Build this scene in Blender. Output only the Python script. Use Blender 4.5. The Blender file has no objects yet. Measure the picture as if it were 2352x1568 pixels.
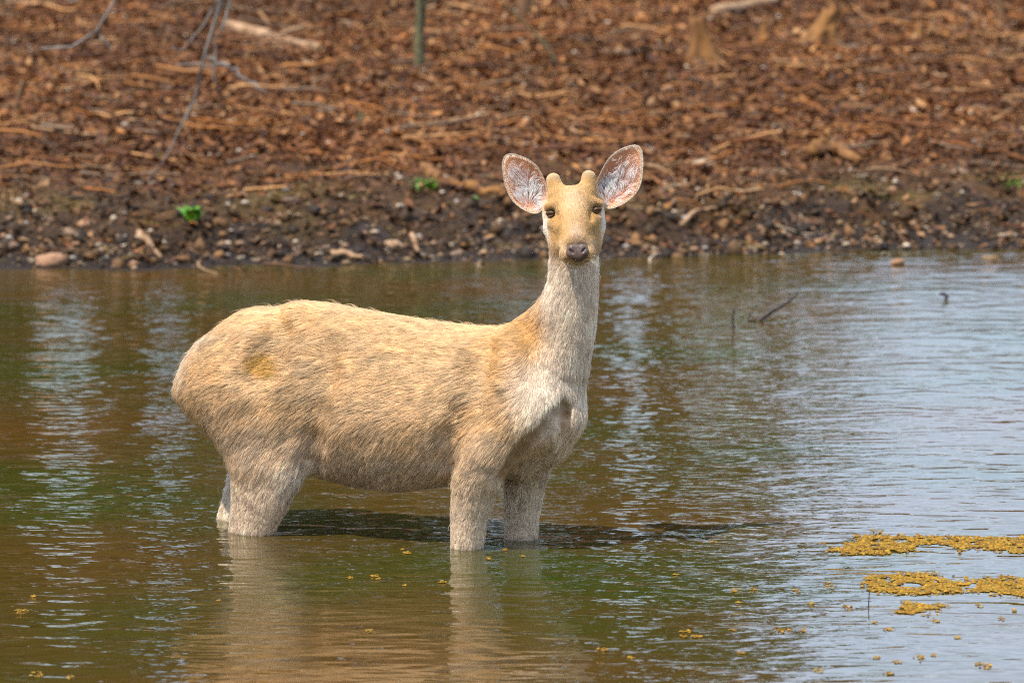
import bpy, math, random
import numpy as np
from mathutils import Vector, kdtree
random.seed(7); RNG = np.random.default_rng(7)
SC = bpy.context.scene
COL = SC.collection

# ------------------------------------------------------------------ camera
CAM_H, CAM_D, FPX, PITCH = 2.56, 16.0, 11040.0, 0.11828      # focal length in pixels of a 2352-wide picture
cam_d = bpy.data.cameras.new('camera'); cam = bpy.data.objects.new('camera', cam_d); COL.objects.link(cam)
cam.location = (0, -CAM_D, CAM_H); cam.rotation_euler = (math.pi/2 - PITCH, 0, 0)
cam_d.sensor_width = 36.0; cam_d.lens = 36.0*FPX/2352; cam_d.clip_end = 3000; cam_d.clip_start = 0.5
cam_d.dof.use_dof = True; cam_d.dof.focus_distance = 15.85; cam_d.dof.aperture_fstop = 4.2
SC.camera = cam

# ------------------------------------------------------------------ sky, sun, exposure
SUN_EL, SUN_DIR = math.radians(62), Vector((-0.52, -0.48, 0))   # horizontal direction towards the sun
SUN_DIR.normalize()
world = bpy.data.worlds.new('World'); SC.world = world; world.use_nodes = True
wn = world.node_tree; wn.nodes.clear()
w_out = wn.nodes.new('ShaderNodeOutputWorld'); w_bg = wn.nodes.new('ShaderNodeBackground')
w_sky = wn.nodes.new('ShaderNodeTexSky'); w_sky.sky_type = 'NISHITA'; w_sky.sun_disc = False
w_sky.sun_elevation = SUN_EL; w_sky.sun_rotation = math.atan2(SUN_DIR.x, SUN_DIR.y)
w_sky.air_density = 1.0; w_sky.dust_density = 1.2
w_bg.inputs['Strength'].default_value = 0.105
# fair-weather cloud over the whole sky
w_co = wn.nodes.new('ShaderNodeTexCoord'); w_map = wn.nodes.new('ShaderNodeMapping'); w_map.inputs['Scale'].default_value = (1, 1, 2.6)
w_n = wn.nodes.new('ShaderNodeTexNoise'); w_n.inputs['Scale'].default_value = 2.6; w_n.inputs['Detail'].default_value = 7.0; w_n.inputs['Roughness'].default_value = .58
w_r = wn.nodes.new('ShaderNodeValToRGB'); w_r.color_ramp.elements[0].position = .37; w_r.color_ramp.elements[1].position = .60; w_r.color_ramp.elements[1].color = (.95, .95, .95, 1)
w_m = wn.nodes.new('ShaderNodeMix'); w_m.data_type = 'RGBA'; w_m.inputs[7].default_value = (9.4, 11.8, 15.6, 1)
wn.links.new(w_co.outputs['Generated'], w_map.inputs[0]); wn.links.new(w_map.outputs[0], w_n.inputs['Vector']); wn.links.new(w_n.outputs[0], w_r.inputs[0])
wn.links.new(w_r.outputs[0], w_m.inputs[0]); wn.links.new(w_sky.outputs[0], w_m.inputs[6]); wn.links.new(w_m.outputs[2], w_bg.inputs[0]); wn.links.new(w_bg.outputs[0], w_out.inputs[0])
sun_d = bpy.data.lights.new('sun', 'SUN'); sun_d.energy = 5.0; sun_d.angle = math.radians(0.6); sun_d.color = (1.0, 0.95, 0.87)
sun = bpy.data.objects.new('sun', sun_d); COL.objects.link(sun)
_to_sun = Vector((SUN_DIR.x*math.cos(SUN_EL), SUN_DIR.y*math.cos(SUN_EL), math.sin(SUN_EL)))
sun.rotation_euler = _to_sun.to_track_quat('Z', 'Y').to_euler(); sun.location = (-6, 0, 12)
SC.view_settings.view_transform = 'Standard'; SC.view_settings.look = 'None'
SC.view_settings.exposure = 0.5; SC.view_settings.gamma = 1.0; SC.view_settings.use_curve_mapping = False
SC.cycles.use_denoising = False; SC.cycles.filter_width = 1.1   # keep the single hairs crisp
SC.cycles.sample_clamp_direct = 12.0; SC.cycles.sample_clamp_indirect = 4.0
SC.cycles.max_bounces = 8; SC.cycles.transparent_max_bounces = 4
SC.cycles.caustics_reflective = False; SC.cycles.caustics_refractive = False

# ------------------------------------------------------------------ numeric helpers
def ray(px, py):
    cx, cy = (px-1176)/FPX, (784-py)/FPX
    s, c = math.sin(PITCH), math.cos(PITCH)
    return np.array([cx, c+cy*s, -s+cy*c])
EYE = np.array([0.0, -CAM_D, CAM_H])
def on_water(px, py, z=0.0):
    d = ray(px, py); t = (z-EYE[2])/d[2]; return EYE+d*t
def at_dist(px, py, y):
    d = ray(px, py); t = (y-EYE[1])/d[1]; return EYE+d*t

def _hash(ix, iy, iz, seed):
    h = (ix.astype(np.int64)*374761393 + iy.astype(np.int64)*668265263 + iz.astype(np.int64)*2147483647 + seed*1274126177) & 0xffffffff
    h = ((h ^ (h >> 13))*1274126177) & 0xffffffff
    h = h ^ (h >> 16)
    return (h & 0xffffff)/float(0xffffff)
def vnoise(p, seed=0):
    """value noise in -1..1 at points p (n,3)"""
    p = np.asarray(p, float); i = np.floor(p).astype(np.int64); f = p-i; f = f*f*(3-2*f)
    r = 0
    for dx in (0, 1):
        for dy in (0, 1):
            for dz in (0, 1):
                w = (f[:, 0] if dx else 1-f[:, 0])*(f[:, 1] if dy else 1-f[:, 1])*(f[:, 2] if dz else 1-f[:, 2])
                r = r + w*_hash(i[:, 0]+dx, i[:, 1]+dy, i[:, 2]+dz, seed)
    return r*2-1
def fbm(p, seed=0, octaves=3):
    a, s, r = 1.0, 1.0, 0
    for o in range(octaves):
        r = r + a*vnoise(np.asarray(p)*s, seed+o*17); a *= .5; s *= 2.03
    return r
def sstep(a, b, x):
    t = np.clip((x-a)/(b-a), 0, 1); return t*t*(3-2*t)
def unit(v):
    return v/np.maximum(np.linalg.norm(v, axis=-1, keepdims=True), 1e-9)

# ------------------------------------------------------------------ object helpers
def tag(o, label=None, cat=None, group=None, kind=None):
    if label: o['label'] = label
    if cat: o['category'] = cat
    if group: o['group'] = group
    if kind: o['kind'] = kind
    return o
def link(name, data, mat=None, parent=None, loc=None):
    o = bpy.data.objects.new(name, data); COL.objects.link(o)
    if mat is not None and data is not None and not data.materials: data.materials.append(mat)
    if parent is not None: o.parent = parent
    if loc is not None: o.location = loc
    return o
def empty(name, loc, rz=0.0):
    o = bpy.data.objects.new(name, None); COL.objects.link(o); o.location = loc; o.rotation_euler = (0, 0, rz)
    o.empty_display_size = .1
    return o
def np_mesh(name, V, faces, colors=None, smooth=True):
    """faces: list of int arrays (n,3) and/or (n,4); colors: (nverts,3) linear"""
    me = bpy.data.meshes.new(name); V = np.asarray(V, np.float32)
    if not isinstance(faces, (list, tuple)): faces = [faces]
    faces = [np.asarray(f, np.int32) for f in faces if len(f)]
    loops = np.concatenate([f.ravel() for f in faces]); sizes = np.concatenate([np.full(len(f), f.shape[1], np.int32) for f in faces])
    starts = np.concatenate([[0], np.cumsum(sizes)[:-1]]).astype(np.int32)
    me.vertices.add(len(V)); me.vertices.foreach_set('co', V.ravel())
    me.loops.add(len(loops)); me.loops.foreach_set('vertex_index', loops)
    me.polygons.add(len(sizes)); me.polygons.foreach_set('loop_start', starts); me.polygons.foreach_set('loop_total', sizes)
    if smooth: me.polygons.foreach_set('use_smooth', np.ones(len(sizes), bool))
    me.update(calc_edges=True); me.validate()
    if colors is not None:
        a = me.attributes.new('tint', 'FLOAT_COLOR', 'POINT')
        c4 = np.ones((len(V), 4), np.float32); c4[:, :3] = colors; a.data.foreach_set('color', c4.ravel())
    return me
def tube(points, radii, sides=7, rough=0.0, seed=0, cap=True):
    """a bent tapered stick through points; returns V, quads, tris"""
    P = np.asarray(points, float); n = len(P); R = np.broadcast_to(np.asarray(radii, float), (n,))
    T = unit(np.gradient(P, axis=0)); ref = np.array([0.31, 0.17, 0.93])
    A = unit(np.cross(T, ref)); B = np.cross(T, A)
    th = np.linspace(0, 2*math.pi, sides, endpoint=False)
    rng = np.random.default_rng(seed)
    rr = R[:, None]*(1+rough*rng.uniform(-1, 1, (n, sides)))
    V = (P[:, None]+rr[..., None]*(np.cos(th)[None, :, None]*A[:, None]+np.sin(th)[None, :, None]*B[:, None])).reshape(-1, 3)
    q = []
    for i in range(n-1):
        for k in range(sides):
            a, b = i*sides+k, i*sides+(k+1) % sides
            q.append((a, b, b+sides, a+sides))
    t = []
    if cap:
        V = np.vstack([V, P[0]-T[0]*R[0]*.3, P[-1]+T[-1]*R[-1]*.3]); a, b = len(V)-2, len(V)-1
        for k in range(sides):
            t.append((a, (k+1) % sides, k)); t.append((b, (n-1)*sides+k, (n-1)*sides+(k+1) % sides))
    return V, np.array(q), np.array(t).reshape(-1, 3)
def wobble(points, n, amp, seed):
    """resample a polyline to n points with a little irregularity"""
    P = np.asarray(points, float); s = np.r_[0, np.cumsum(np.linalg.norm(np.diff(P, axis=0), axis=1))]
    q = np.linspace(0, s[-1], n); out = np.stack([np.interp(q, s, P[:, k]) for k in range(3)], 1)
    rng = np.random.default_rng(seed); j = rng.normal(0, amp, out.shape); j[0] = 0
    return out+j
def merge(parts):
    """join (V, quads, tris) triples"""
    Vs, Q, T, n = [], [], [], 0
    for V, q, t in parts:
        Vs.append(V)
        if len(q): Q.append(np.asarray(q)+n)
        if len(t): T.append(np.asarray(t)+n)
        n += len(V)
    return np.vstack(Vs), [np.vstack(x) for x in (Q, T) if x]

# ------------------------------------------------------------------ materials
def new_mat(name):
    m = bpy.data.materials.new(name); m.use_nodes = True; nt = m.node_tree
    return m, nt, nt.nodes['Principled BSDF']
def N(nt, kind, **kw):
    n = nt.nodes.new(kind)
    for k, v in kw.items():
        if k.startswith('_'): setattr(n, k[1:], v)
        else: n.inputs[k.replace('__', ' ')].default_value = v
    return n
def ramp(nt, stops):
    r = nt.nodes.new('ShaderNodeValToRGB'); e = r.color_ramp.elements
    while len(e) < len(stops): e.new(.5)
    for x, (p, c) in zip(e, stops): x.position = p; x.color = (*c, 1)
    return r
def noisy(name, c0, c1, scale=8.0, rough=.85, bump=.3, dist=.01, stretch=(1, 1, 1), tint=None, spec=.3):
    """two-tone noise material with relief; tint: also multiply by the vertex attribute"""
    m, nt, b = new_mat(name); L = nt.links
    co = N(nt, 'ShaderNodeTexCoord'); mp = N(nt, 'ShaderNodeMapping'); mp.inputs['Scale'].default_value = stretch
    L.new(co.outputs['Object'], mp.inputs[0])
    n1 = N(nt, 'ShaderNodeTexNoise', Scale=scale, Detail=6.0, Roughness=.65); L.new(mp.outputs[0], n1.inputs['Vector'])
    r = ramp(nt, [(.32, c0), (.68, c1)]); L.new(n1.outputs[0], r.inputs[0]); out = r.outputs[0]
    if tint:
        at = N(nt, 'ShaderNodeAttribute', _attribute_name=tint); mx = N(nt, 'ShaderNodeMix', _data_type='RGBA', _blend_type='MULTIPLY')
        mx.inputs[0].default_value = 1.0
        L.new(out, mx.inputs[6]); L.new(at.outputs['Color'], mx.inputs[7]); out = mx.outputs[2]
    L.new(out, b.inputs['Base Color']); b.inputs['Roughness'].default_value = rough; b.inputs['Specular IOR Level'].default_value = spec
    n2 = N(nt, 'ShaderNodeTexNoise', Scale=scale*3, Detail=5.0); L.new(mp.outputs[0], n2.inputs['Vector'])
    bp = N(nt, 'ShaderNodeBump', Strength=bump, Distance=dist); L.new(n2.outputs[0], bp.inputs['Height']); L.new(bp.outputs[0], b.inputs['Normal'])
    return m
M = {}
M['bark_grey'] = noisy('grey_bark', (.085, .068, .054), (.25, .215, .185), 14, stretch=(1, 1, .3))
M['bark_brown'] = noisy('brown_bark', (.06, .032, .016), (.22, .115, .05), 12, bump=.6, stretch=(1, 1, .25))
M['bark_moss'] = noisy('mossy_bark', (.04, .032, .014), (.17, .15, .07), 22, bump=.6)
M['wood_pale'] = noisy('weathered_wood', (.14, .075, .035), (.40, .24, .13), 10, stretch=(.3, 1, 1), bump=.5)
M['wood_rust'] = noisy('rusty_wood', (.07, .028, .008), (.26, .115, .03), 12, stretch=(1, 1, .25), bump=.7)
M['wood_dark'] = noisy('wet_dark_wood', (.016, .012, .009), (.06, .042, .028), 20, rough=.5)
M['stone'] = noisy('stone', (.5, .5, .5), (1.0, 1.0, 1.0), 14, rough=.75, bump=.4, tint='tint')
M['litter'] = noisy('dry_leaf', (.55, .5, .45), (1.0, 1.0, 1.0), 30, rough=.7, bump=.2, tint='tint', spec=.35)
M['leaf'] = noisy('leaf', (.6, .6, .6), (1, 1, 1), 9, rough=.5, tint='tint', bump=0)
M['weed'] = noisy('yellow_water_weed', (.5, .5, .5), (1.0, 1.0, 1.0), 60, rough=.8, bump=.3, tint='tint', spec=.2)

def mat_ground():
    m, nt, b = new_mat('leafy_earth'); L = nt.links
    co = N(nt, 'ShaderNodeTexCoord')
    at = N(nt, 'ShaderNodeAttribute', _attribute_name='tint')          # x: how much litter lies there, y: wetness
    sep = N(nt, 'ShaderNodeSeparateColor'); L.new(at.outputs['Color'], sep.inputs[0])
    n1 = N(nt, 'ShaderNodeTexNoise', Scale=7.0, Detail=9.0, Roughness=.75); L.new(co.outputs['Object'], n1.inputs['Vector'])
    n3 = N(nt, 'ShaderNodeTexNoise', Scale=1.3, Detail=4.0); L.new(co.outputs['Object'], n3.inputs['Vector'])
    mud = ramp(nt, [(.3, (.020, .009, .0035)), (.5, (.078, .036, .011)), (.72, (.17, .080, .024))]); L.new(n1.outputs[0], mud.inputs[0])
    lit = ramp(nt, [(.3, (.042, .014, .004)), (.5, (.135, .047, .010)), (.75, (.27, .108, .028))]); L.new(n1.outputs[0], lit.inputs[0])
    mx = N(nt, 'ShaderNodeMix', _data_type='RGBA'); L.new(sep.outputs[0], mx.inputs[0]); L.new(mud.outputs[0], mx.inputs[6]); L.new(lit.outputs[0], mx.inputs[7])
    moss = N(nt, 'ShaderNodeMix', _data_type='RGBA'); L.new(mx.outputs[2], moss.inputs[6]); moss.inputs[7].default_value = (.13, .085, .014, 1)
    rm = ramp(nt, [(.52, (0, 0, 0)), (.66, (.65, .65, .65))]); L.new(n3.outputs[0], rm.inputs[0])
    mm = N(nt, 'ShaderNodeMath', _operation='MULTIPLY'); L.new(rm.outputs[0], mm.inputs[0]); L.new(sep.outputs[2], mm.inputs[1]); L.new(mm.outputs[0], moss.inputs[0])
    wet = N(nt, 'ShaderNodeMix', _data_type='RGBA'); L.new(sep.outputs[1], wet.inputs[0]); L.new(moss.outputs[2], wet.inputs[6]); wet.inputs[7].default_value = (.026, .014, .007, 1); b.inputs['Specular IOR Level'].default_value = .25
    L.new(wet.outputs[2], b.inputs['Base Color'])
    rr = N(nt, 'ShaderNodeMapRange'); rr.inputs[3].default_value = .9; rr.inputs[4].default_value = .5; L.new(sep.outputs[1], rr.inputs[0]); L.new(rr.outputs[0], b.inputs['Roughness'])
    n2 = N(nt, 'ShaderNodeTexNoise', Scale=22.0, Detail=8.0, Roughness=.7); L.new(co.outputs['Object'], n2.inputs['Vector'])
    bp = N(nt, 'ShaderNodeBump', Strength=1.0, Distance=.05); L.new(n2.outputs[0], bp.inputs['Height']); L.new(bp.outputs[0], b.inputs['Normal'])
    return m
def mat_water():
    m, nt, b = new_mat('murky_water'); L = nt.links
    co = N(nt, 'ShaderNodeTexCoord')
    def tex(scale, sx, sy, detail, rot=0, rough=.5, dist=0.0):
        mp = N(nt, 'ShaderNodeMapping'); mp.inputs['Scale'].default_value = (sx, sy, 1); mp.inputs['Rotation'].default_value = (0, 0, rot)
        L.new(co.outputs['Object'], mp.inputs[0])
        n = N(nt, 'ShaderNodeTexNoise', Scale=scale, Detail=detail, Roughness=rough, Distortion=dist); L.new(mp.outputs[0], n.inputs['Vector']); return n
    def mth(op, a, bb):
        n = N(nt, 'ShaderNodeMath', _operation=op)
        for i, x in enumerate((a, bb)):
            if isinstance(x, (int, float)): n.inputs[i].default_value = x
            else: L.new(x, n.inputs[i])
        return n.outputs[0]
    big = tex(.55, 1, 1.0, 3)
    col = ramp(nt, [(.30, (.076, .036, .007)), (.50, (.052, .034, .006)), (.68, (.030, .037, .004))]); L.new(big.outputs[0], col.inputs[0])
    L.new(col.outputs[0], b.inputs['Base Color'])
    b.inputs['Roughness'].default_value = .03; b.inputs['IOR'].default_value = 1.44
    h0 = mth('MULTIPLY', tex(42, .7, 1.1, 1.0, -.2).outputs[0], .0007)        # finest wind ripples
    h1 = mth('MULTIPLY', tex(17, .5, 1.0, 1.0, .12).outputs[0], .0050)
    h2 = mth('MULTIPLY', tex(7.0, .5, 1.0, 1.0, -.1, dist=.6).outputs[0], .0125)
    h3 = mth('MULTIPLY', tex(1.3, .8, 1.2, 1.0, .3).outputs[0], .007)
    calm = ramp(nt, [(.35, (.55, .55, .55)), (.65, (1, 1, 1))]); L.new(tex(.45, 1, 1.6, 2).outputs[0], calm.inputs[0])
    h = mth('ADD', mth('MULTIPLY', mth('ADD', h0, mth('ADD', h1, h2)), calm.outputs[0]), h3)
    bp = N(nt, 'ShaderNodeBump', Strength=1.0, Distance=1.0); L.new(h, bp.inputs['Height']); L.new(bp.outputs[0], b.inputs['Normal'])
    return m
M['ground'] = mat_ground(); M['water'] = mat_water()

# ------------------------------------------------------------------ terrain
_sh = np.array([on_water(x, y)[:2] for x, y in [(-250, 612), (0, 617), (300, 622), (600, 612), (900, 604), (1200, 600), (1500, 592), (1800, 583), (2000, 573), (2352, 568), (2700, 560)]])
def shore_y(x):
    x = np.asarray(x, float)
    y = np.interp(x, _sh[:, 0], _sh[:, 1])
    p = np.stack([x*2.2, x*0, x*0], -1).reshape(-1, 3)
    return y+.10*fbm(p, 5, 3).reshape(x.shape)
_PT = [(-40, -1.2), (-6, -.9), (-2.5, -.45), (-.4, -.06), (0, .0), (.45, .055), (.75, .165), (1.2, .22), (2, .27), (5, .44), (12, .80), (20, 1.3), (40, 2.6), (90, 4.0), (400, 6.0)]
def terr(x, y):
    x = np.asarray(x, float); y = np.asarray(y, float); t = y-shore_y(x)
    z = np.interp(t, [a for a, _ in _PT], [b for _, b in _PT])
    p = np.stack([x, y, 0*x], -1).reshape(-1, 3)
    w = sstep(.0, 1.2, t)
    lump = fbm(p*1.1, 11, 3).reshape(x.shape)*.035*w+fbm(p*3.7, 23, 3).reshape(x.shape)*(.010+.050*np.exp(-((t-.7)/.4)**2))*sstep(-.2, .3, t)
    near = np.interp(y, [-400, -40, -16, -10, -7.5, -5], [4, 2.2, .95, .15, -.5, -3])
    z = np.where(y < -5, np.maximum(near, np.minimum(z, -.5)), z)
    return z+lump
def on_ground(px, py):
    d = ray(px, py); lo, hi = 20.0, 120.0
    ts = np.linspace(24.5, 70, 1500); P = EYE+d*ts[:, None]
    g = terr(P[:, 0], P[:, 1]); k = np.argmax(P[:, 2] <= g)
    return np.array([P[k, 0], P[k, 1], g[k]])
def coords(segs):
    c = [np.linspace(a, b, n, endpoint=False) for a, b, n in segs]; return np.r_[np.concatenate(c), segs[-1][1]]
gx = coords([(-500, -60, 12), (-60, -9, 26), (-9, 9, 330), (9, 60, 26), (60, 500, 12)])
gy = coords([(-300, -40, 8), (-40, -4, 30), (-4, 7.5, 12), (7.5, 12, 100), (12, 24, 200), (24, 70, 40), (70, 600, 14)])
GX, GY = np.meshgrid(gx, gy); gz = terr(GX, GY)
gt = GY-shore_y(GX)
_p = np.stack([GX, GY, 0*GX], -1).reshape(-1, 3)
g_lit = sstep(1.6, 3.2, gt+.8*fbm(_p*.8, 31, 3).reshape(GX.shape)); g_wet = 1-sstep(.25, 1.15, gt+.25*fbm(_p*2.5, 41, 2).reshape(GX.shape)); g_wet *= .95
g_moss = np.exp(-((gt-1.3)/.8)**2)
nx_ = len(gx); ii = (np.arange(len(gy)-1)[:, None]*nx_+np.arange(nx_-1)[None]).ravel()
gme = np_mesh('ground', np.stack([GX, GY, gz], -1).reshape(-1, 3), np.stack([ii, ii+1, ii+1+nx_, ii+nx_], 1), np.stack([g_lit, g_wet, g_moss], -1).reshape(-1, 3))
tag(link('ground', gme, M['ground']), 'brown earth bank covered with leaf litter beyond the pond', kind='structure')
wx = coords([(-120, -12, 9), (-12, 12, 24), (12, 120, 9)]); wy = coords([(-12, 12, 24)])
WX, WY = np.meshgrid(wx, wy); ii = (np.arange(len(wy)-1)[:, None]*len(wx)+np.arange(len(wx)-1)[None]).ravel()
wme = np_mesh('water', np.stack([WX, WY, 0*WX], -1).reshape(-1, 3), np.stack([ii, ii+1, ii+1+len(wx), ii+len(wx)], 1))
tag(link('water', wme, M['water']), 'rippled murky brown pond water', kind='structure')

# ------------------------------------------------------------------ leaf litter (nobody could count it)
def litter_pieces(n, region, smin, smax, aspect, pal, lift, seed, keep, name, label, tilt=.35):
    rng = np.random.default_rng(seed); x = rng.uniform(region[0], region[1], n); y = rng.uniform(region[2], region[3], n)
    k = keep(x, y, rng) & (y-shore_y(x) > .05); x, y = x[k], y[k]; n = len(x)
    L = rng.uniform(0, 1, n)**2.2*(smax-smin)+smin; W = L*rng.uniform(*aspect, n)*.5
    yaw = rng.uniform(0, 2*math.pi, n); a = np.stack([np.cos(yaw), np.sin(yaw), rng.normal(0, tilt, n)], 1); a = unit(a)
    b = unit(np.cross(a, np.stack([rng.normal(0, tilt, n), rng.normal(0, tilt, n), np.ones(n)], 1))); nn = np.cross(b, a); nn *= np.sign(nn[:, 2:3])
    c = np.stack([x, y, terr(x, y)+rng.uniform(0, 1, n)**2*lift+.004+np.abs(a[:, 2])*L*.35], 1)
    curl = rng.normal(.12, .14, n)*L; bend = rng.normal(0, .22, n)*L
    V = np.stack([c-a*(L*.5)[:, None]+nn*curl[:, None], c-b*W[:, None]+nn*(curl*.3)[:, None]-a*(L*.08)[:, None], c-nn*(curl*.25)[:, None]+b*(bend*.25)[:, None],
                  c+b*W[:, None]+nn*(curl*.3)[:, None]-a*(L*.08)[:, None], c+a*(L*.5)[:, None]+nn*curl[:, None]+b*(bend*.5)[:, None]], 1).reshape(-1, 3)
    o = np.arange(n)[:, None]*5
    F = np.concatenate([o+np.array([[0, 1, 2]]), o+np.array([[0, 2, 3]]), o+np.array([[1, 4, 2]]), o+np.array([[2, 4, 3]])])
    pal = np.array(pal); ci = pal[rng.integers(0, len(pal), n)]*rng.uniform(.4, 1.25, (n, 1))*(.80+.38*fbm(np.stack([x*.9, y*.45, 0*x], 1), 77, 3))[:, None]  # broad noise paints shadow patches and leaf drifts into the tint
    me = np_mesh(name, V, F, np.repeat(ci, 5, 0), smooth=False)
    return tag(link(name, me, M['litter']), label, 'leaf litter', kind='stuff')
RUST = [(.29, .104, .019), (.22, .072, .013), (.37, .150, .036), (.14, .044, .008), (.46, .23, .082), (.10, .032, .007), (.32, .112, .018)]
def keep_main(x, y, rng):
    t = y-shore_y(x); p = np.stack([x*.8, y*.8, 0*x], 1)
    return rng.uniform(0, 1, len(x)) < .22+.78*sstep(1.3, 3.2, t+.9*fbm(p, 31, 3))
litter_pieces(190000, (-6.5, 6.5, 8.4, 24), .016, .105, (.22, .6), RUST, .05, 1, keep_main, 'leaf_litter', 'rust brown dry leaves carpeting the bank')
def keep_lip(x, y, rng):
    t = y-shore_y(x); return rng.uniform(0, 1, len(x)) < np.exp(-((t-.6)/.9)**2)
MUDDY = [(.24, .125, .05), (.12, .052, .017), (.06, .03, .011), (.17, .10, .012), (.38, .23, .11), (.15, .07, .024)]
litter_pieces(30000, (-5, 5, 8.4, 12.5), .012, .07, (.25, .6), MUDDY, .03, 2, keep_lip, 'shore_litter', 'dull sodden leaf scraps along the muddy waterline')
def sticks_mess(n, region, lmin, lmax, pal, seed, keep, name, label):
    rng = np.random.default_rng(seed); x = rng.uniform(region[0], region[1], n); y = rng.uniform(region[2], region[3], n)
    k = keep(x, y, rng); x, y = x[k], y[k]; n = len(x)
    L = rng.uniform(0, 1, n)**2.5*(lmax-lmin)+lmin; r = L*rng.uniform(.010, .03, n)+.0015; yaw = rng.normal(0, .9, n)
    a = unit(np.stack([np.cos(yaw), np.sin(yaw), rng.normal(0, .10, n)], 1)); s = np.stack([-a[:, 1], a[:, 0], 0*x], 1); up = np.array([0, 0, 1.0])
    c = np.stack([x, y, terr(x, y)+.015+rng.uniform(0, .05, n)], 1); sag = rng.normal(0, .10, n)*L
    rows = []
    for f in (-.5, -.17, .17, .5):
        p = c+a*(f*L)[:, None]+s*(sag*(.25-f*f)*4)[:, None]+up*(rng.normal(0, .012, n))[:, None]
        w = r*(1.1-.7*abs(f+.3))
        for q in range(4):
            th = q*math.pi/2+.4; rows.append(p+s*(math.cos(th)*w)[:, None]+up*(math.sin(th)*w)[:, None])
    V = np.stack(rows, 1).reshape(-1, 3); o = np.arange(n)[:, None]*16; F = []
    for g in range(3):
        for q in range(4):
            F.append(o+np.array([[g*4+q, g*4+(q+1) % 4, g*4+4+(q+1) % 4, g*4+4+q]]))
    pal = np.array(pal); ci = pal[rng.integers(0, len(pal), n)]*rng.uniform(.6, 1.25, (n, 1))
    me = np_mesh(name, V, np.concatenate(F), np.repeat(ci, 16, 0))
    return tag(link(name, me, M['litter']), label, 'twigs', kind='stuff')
sticks_mess(8000, (-6.5, 6.5, 10, 24), .05, .55, RUST+[(.30, .17, .08), (.22, .14, .08)], 3, keep_main, 'twig_litter', 'scattered brown twigs and bark strips among dry leaves')
sticks_mess(900, (-5, 5, 8.6, 12), .05, .35, MUDDY+[(.5, .38, .25)], 4, keep_lip, 'shore_twigs', 'short pale twigs lying on the wet mud')

# ------------------------------------------------------------------ stones
def ico(sub):
    import bmesh
    bm = bmesh.new(); bmesh.ops.create_icosphere(bm, subdivisions=sub, radius=1.0)
    V = np.array([v.co for v in bm.verts]); F = np.array([[v.index for v in f.verts] for f in bm.faces]); bm.free(); return V, F
IV1, IF1 = ico(1); IV2, IF2 = ico(3)
def rock_mesh(seed, col):
    rng = np.random.default_rng(seed); V = IV2*(1+.22*fbm(IV2*1.1+seed*3.1, seed, 2)+.06*fbm(IV2*4+seed, seed+3, 2))[:, None]
    V = V*np.array([1.0, rng.uniform(.65, .9), rng.uniform(.45, .62)])
    for _ in range(4):                                                    # knock a few flat faces
        n = unit(rng.normal(0, 1, 3)); d = V@n; V = V-np.maximum(d-.72, 0)[:, None]*n*.75
    me = np_mesh('stone', V, IF2, np.tile(np.array(col), (len(V), 1))); me.materials.append(M['stone']); return me
STONE_C = [(.42, .25, .14), (.28, .17, .10), (.5, .37, .25), (.19, .12, .075), (.38, .20, .105), (.40, .33, .27)]
rocks = [rock_mesh(i+1, c) for i, c in enumerate(STONE_C)]
PEB = ['small orange tan pebble on the shore mud', 'small dull brown pebble on the shore mud', 'small pale cream pebble on the shore mud', 'small dark brown pebble on the shore mud', 'small rusty pebble on the shore mud', 'small grey pebble on the shore mud']
def put_stone(px, py, wpx, label, var, group=None, name='stone'):
    if not label: label, group = PEB[var], PEB[var].replace('pebble', 'pebbles')
    p = on_ground(px, py) if py < 606 else on_water(px, min(py, 640)); s = wpx*np.linalg.norm(p-EYE)/FPX*.5
    o = link(name, rocks[var]); o.location = (p[0], p[1], p[2]+s*.22); o.scale = (s, s, s); o.rotation_euler = (random.uniform(-.2, .2), random.uniform(-.2, .2), random.uniform(-.5, .5))
    return tag(o, label, 'stone', group)
put_stone(118, 612, 80, 'large tan stone half sunk at the waterline with flat wet top', 4)
put_stone(1617, 388, 54, 'rounded pale stone alone on the brown bank', 2)
put_stone(2205, 404, 42, 'small flat grey brown stone near the green tuft', 1)
put_stone(668, 470, 44, 'dark rounded stone on mossy mud above the shore', 3)
put_stone(158, 540, 40, 'brown stone on the shore beside a pointed stone', 1)
put_stone(200, 522, 46, 'pointed brown stone leaning against the muddy cut', 4)
put_stone(20, 575, 52, 'broad brown stone at the edge of the muddy shore', 1)
put_stone(905, 570, 50, 'orange brown stone lying on shore pebbles', 0)
put_stone(2062, 607, 34, 'orange stone standing in shallow water', 4)
shore_rng = np.random.default_rng(77); G = 'small stones along the muddy waterline'
for i in range(100):
    px = shore_rng.uniform(-60, 2420); base = np.interp(px, [0, 900, 1500, 2352], [600, 590, 580, 556])
    if 1250 < px < 1390: continue
    put_stone(px, base-abs(shore_rng.normal(0, 32)), shore_rng.uniform(9, 26), '', int(shore_rng.integers(0, 6)), None)
rng = np.random.default_rng(9); n = 1300; x = rng.uniform(-5.5, 5.5, n); t = np.abs(rng.normal(0, .6, n))+.02; y = shore_y(x)+t
s = rng.uniform(0, 1, n)**2*.020+.006; V = IV1[None]*(s[:, None, None]*rng.uniform(.6, 1.2, (n, 1, 3)))*np.array([1.2, 1, .7])
V = V+np.stack([x, y, terr(x, y)+s*.25], 1)[:, None]; ci = np.array(STONE_C+[(.30, .19, .09), (.55, .42, .27)])[rng.integers(0, 8, n)]*rng.uniform(.3, 1.05, (n, 1))
tag(link('pebbles', np_mesh('pebbles', V.reshape(-1, 3), (np.arange(n)[:, None, None]*len(IV1)+IF1[None]).reshape(-1, 3), np.repeat(ci, len(IV1), 0)), M['stone']),
    'gravel of tiny tan pebbles strewn over the muddy waterline', 'pebbles', kind='stuff')
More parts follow.
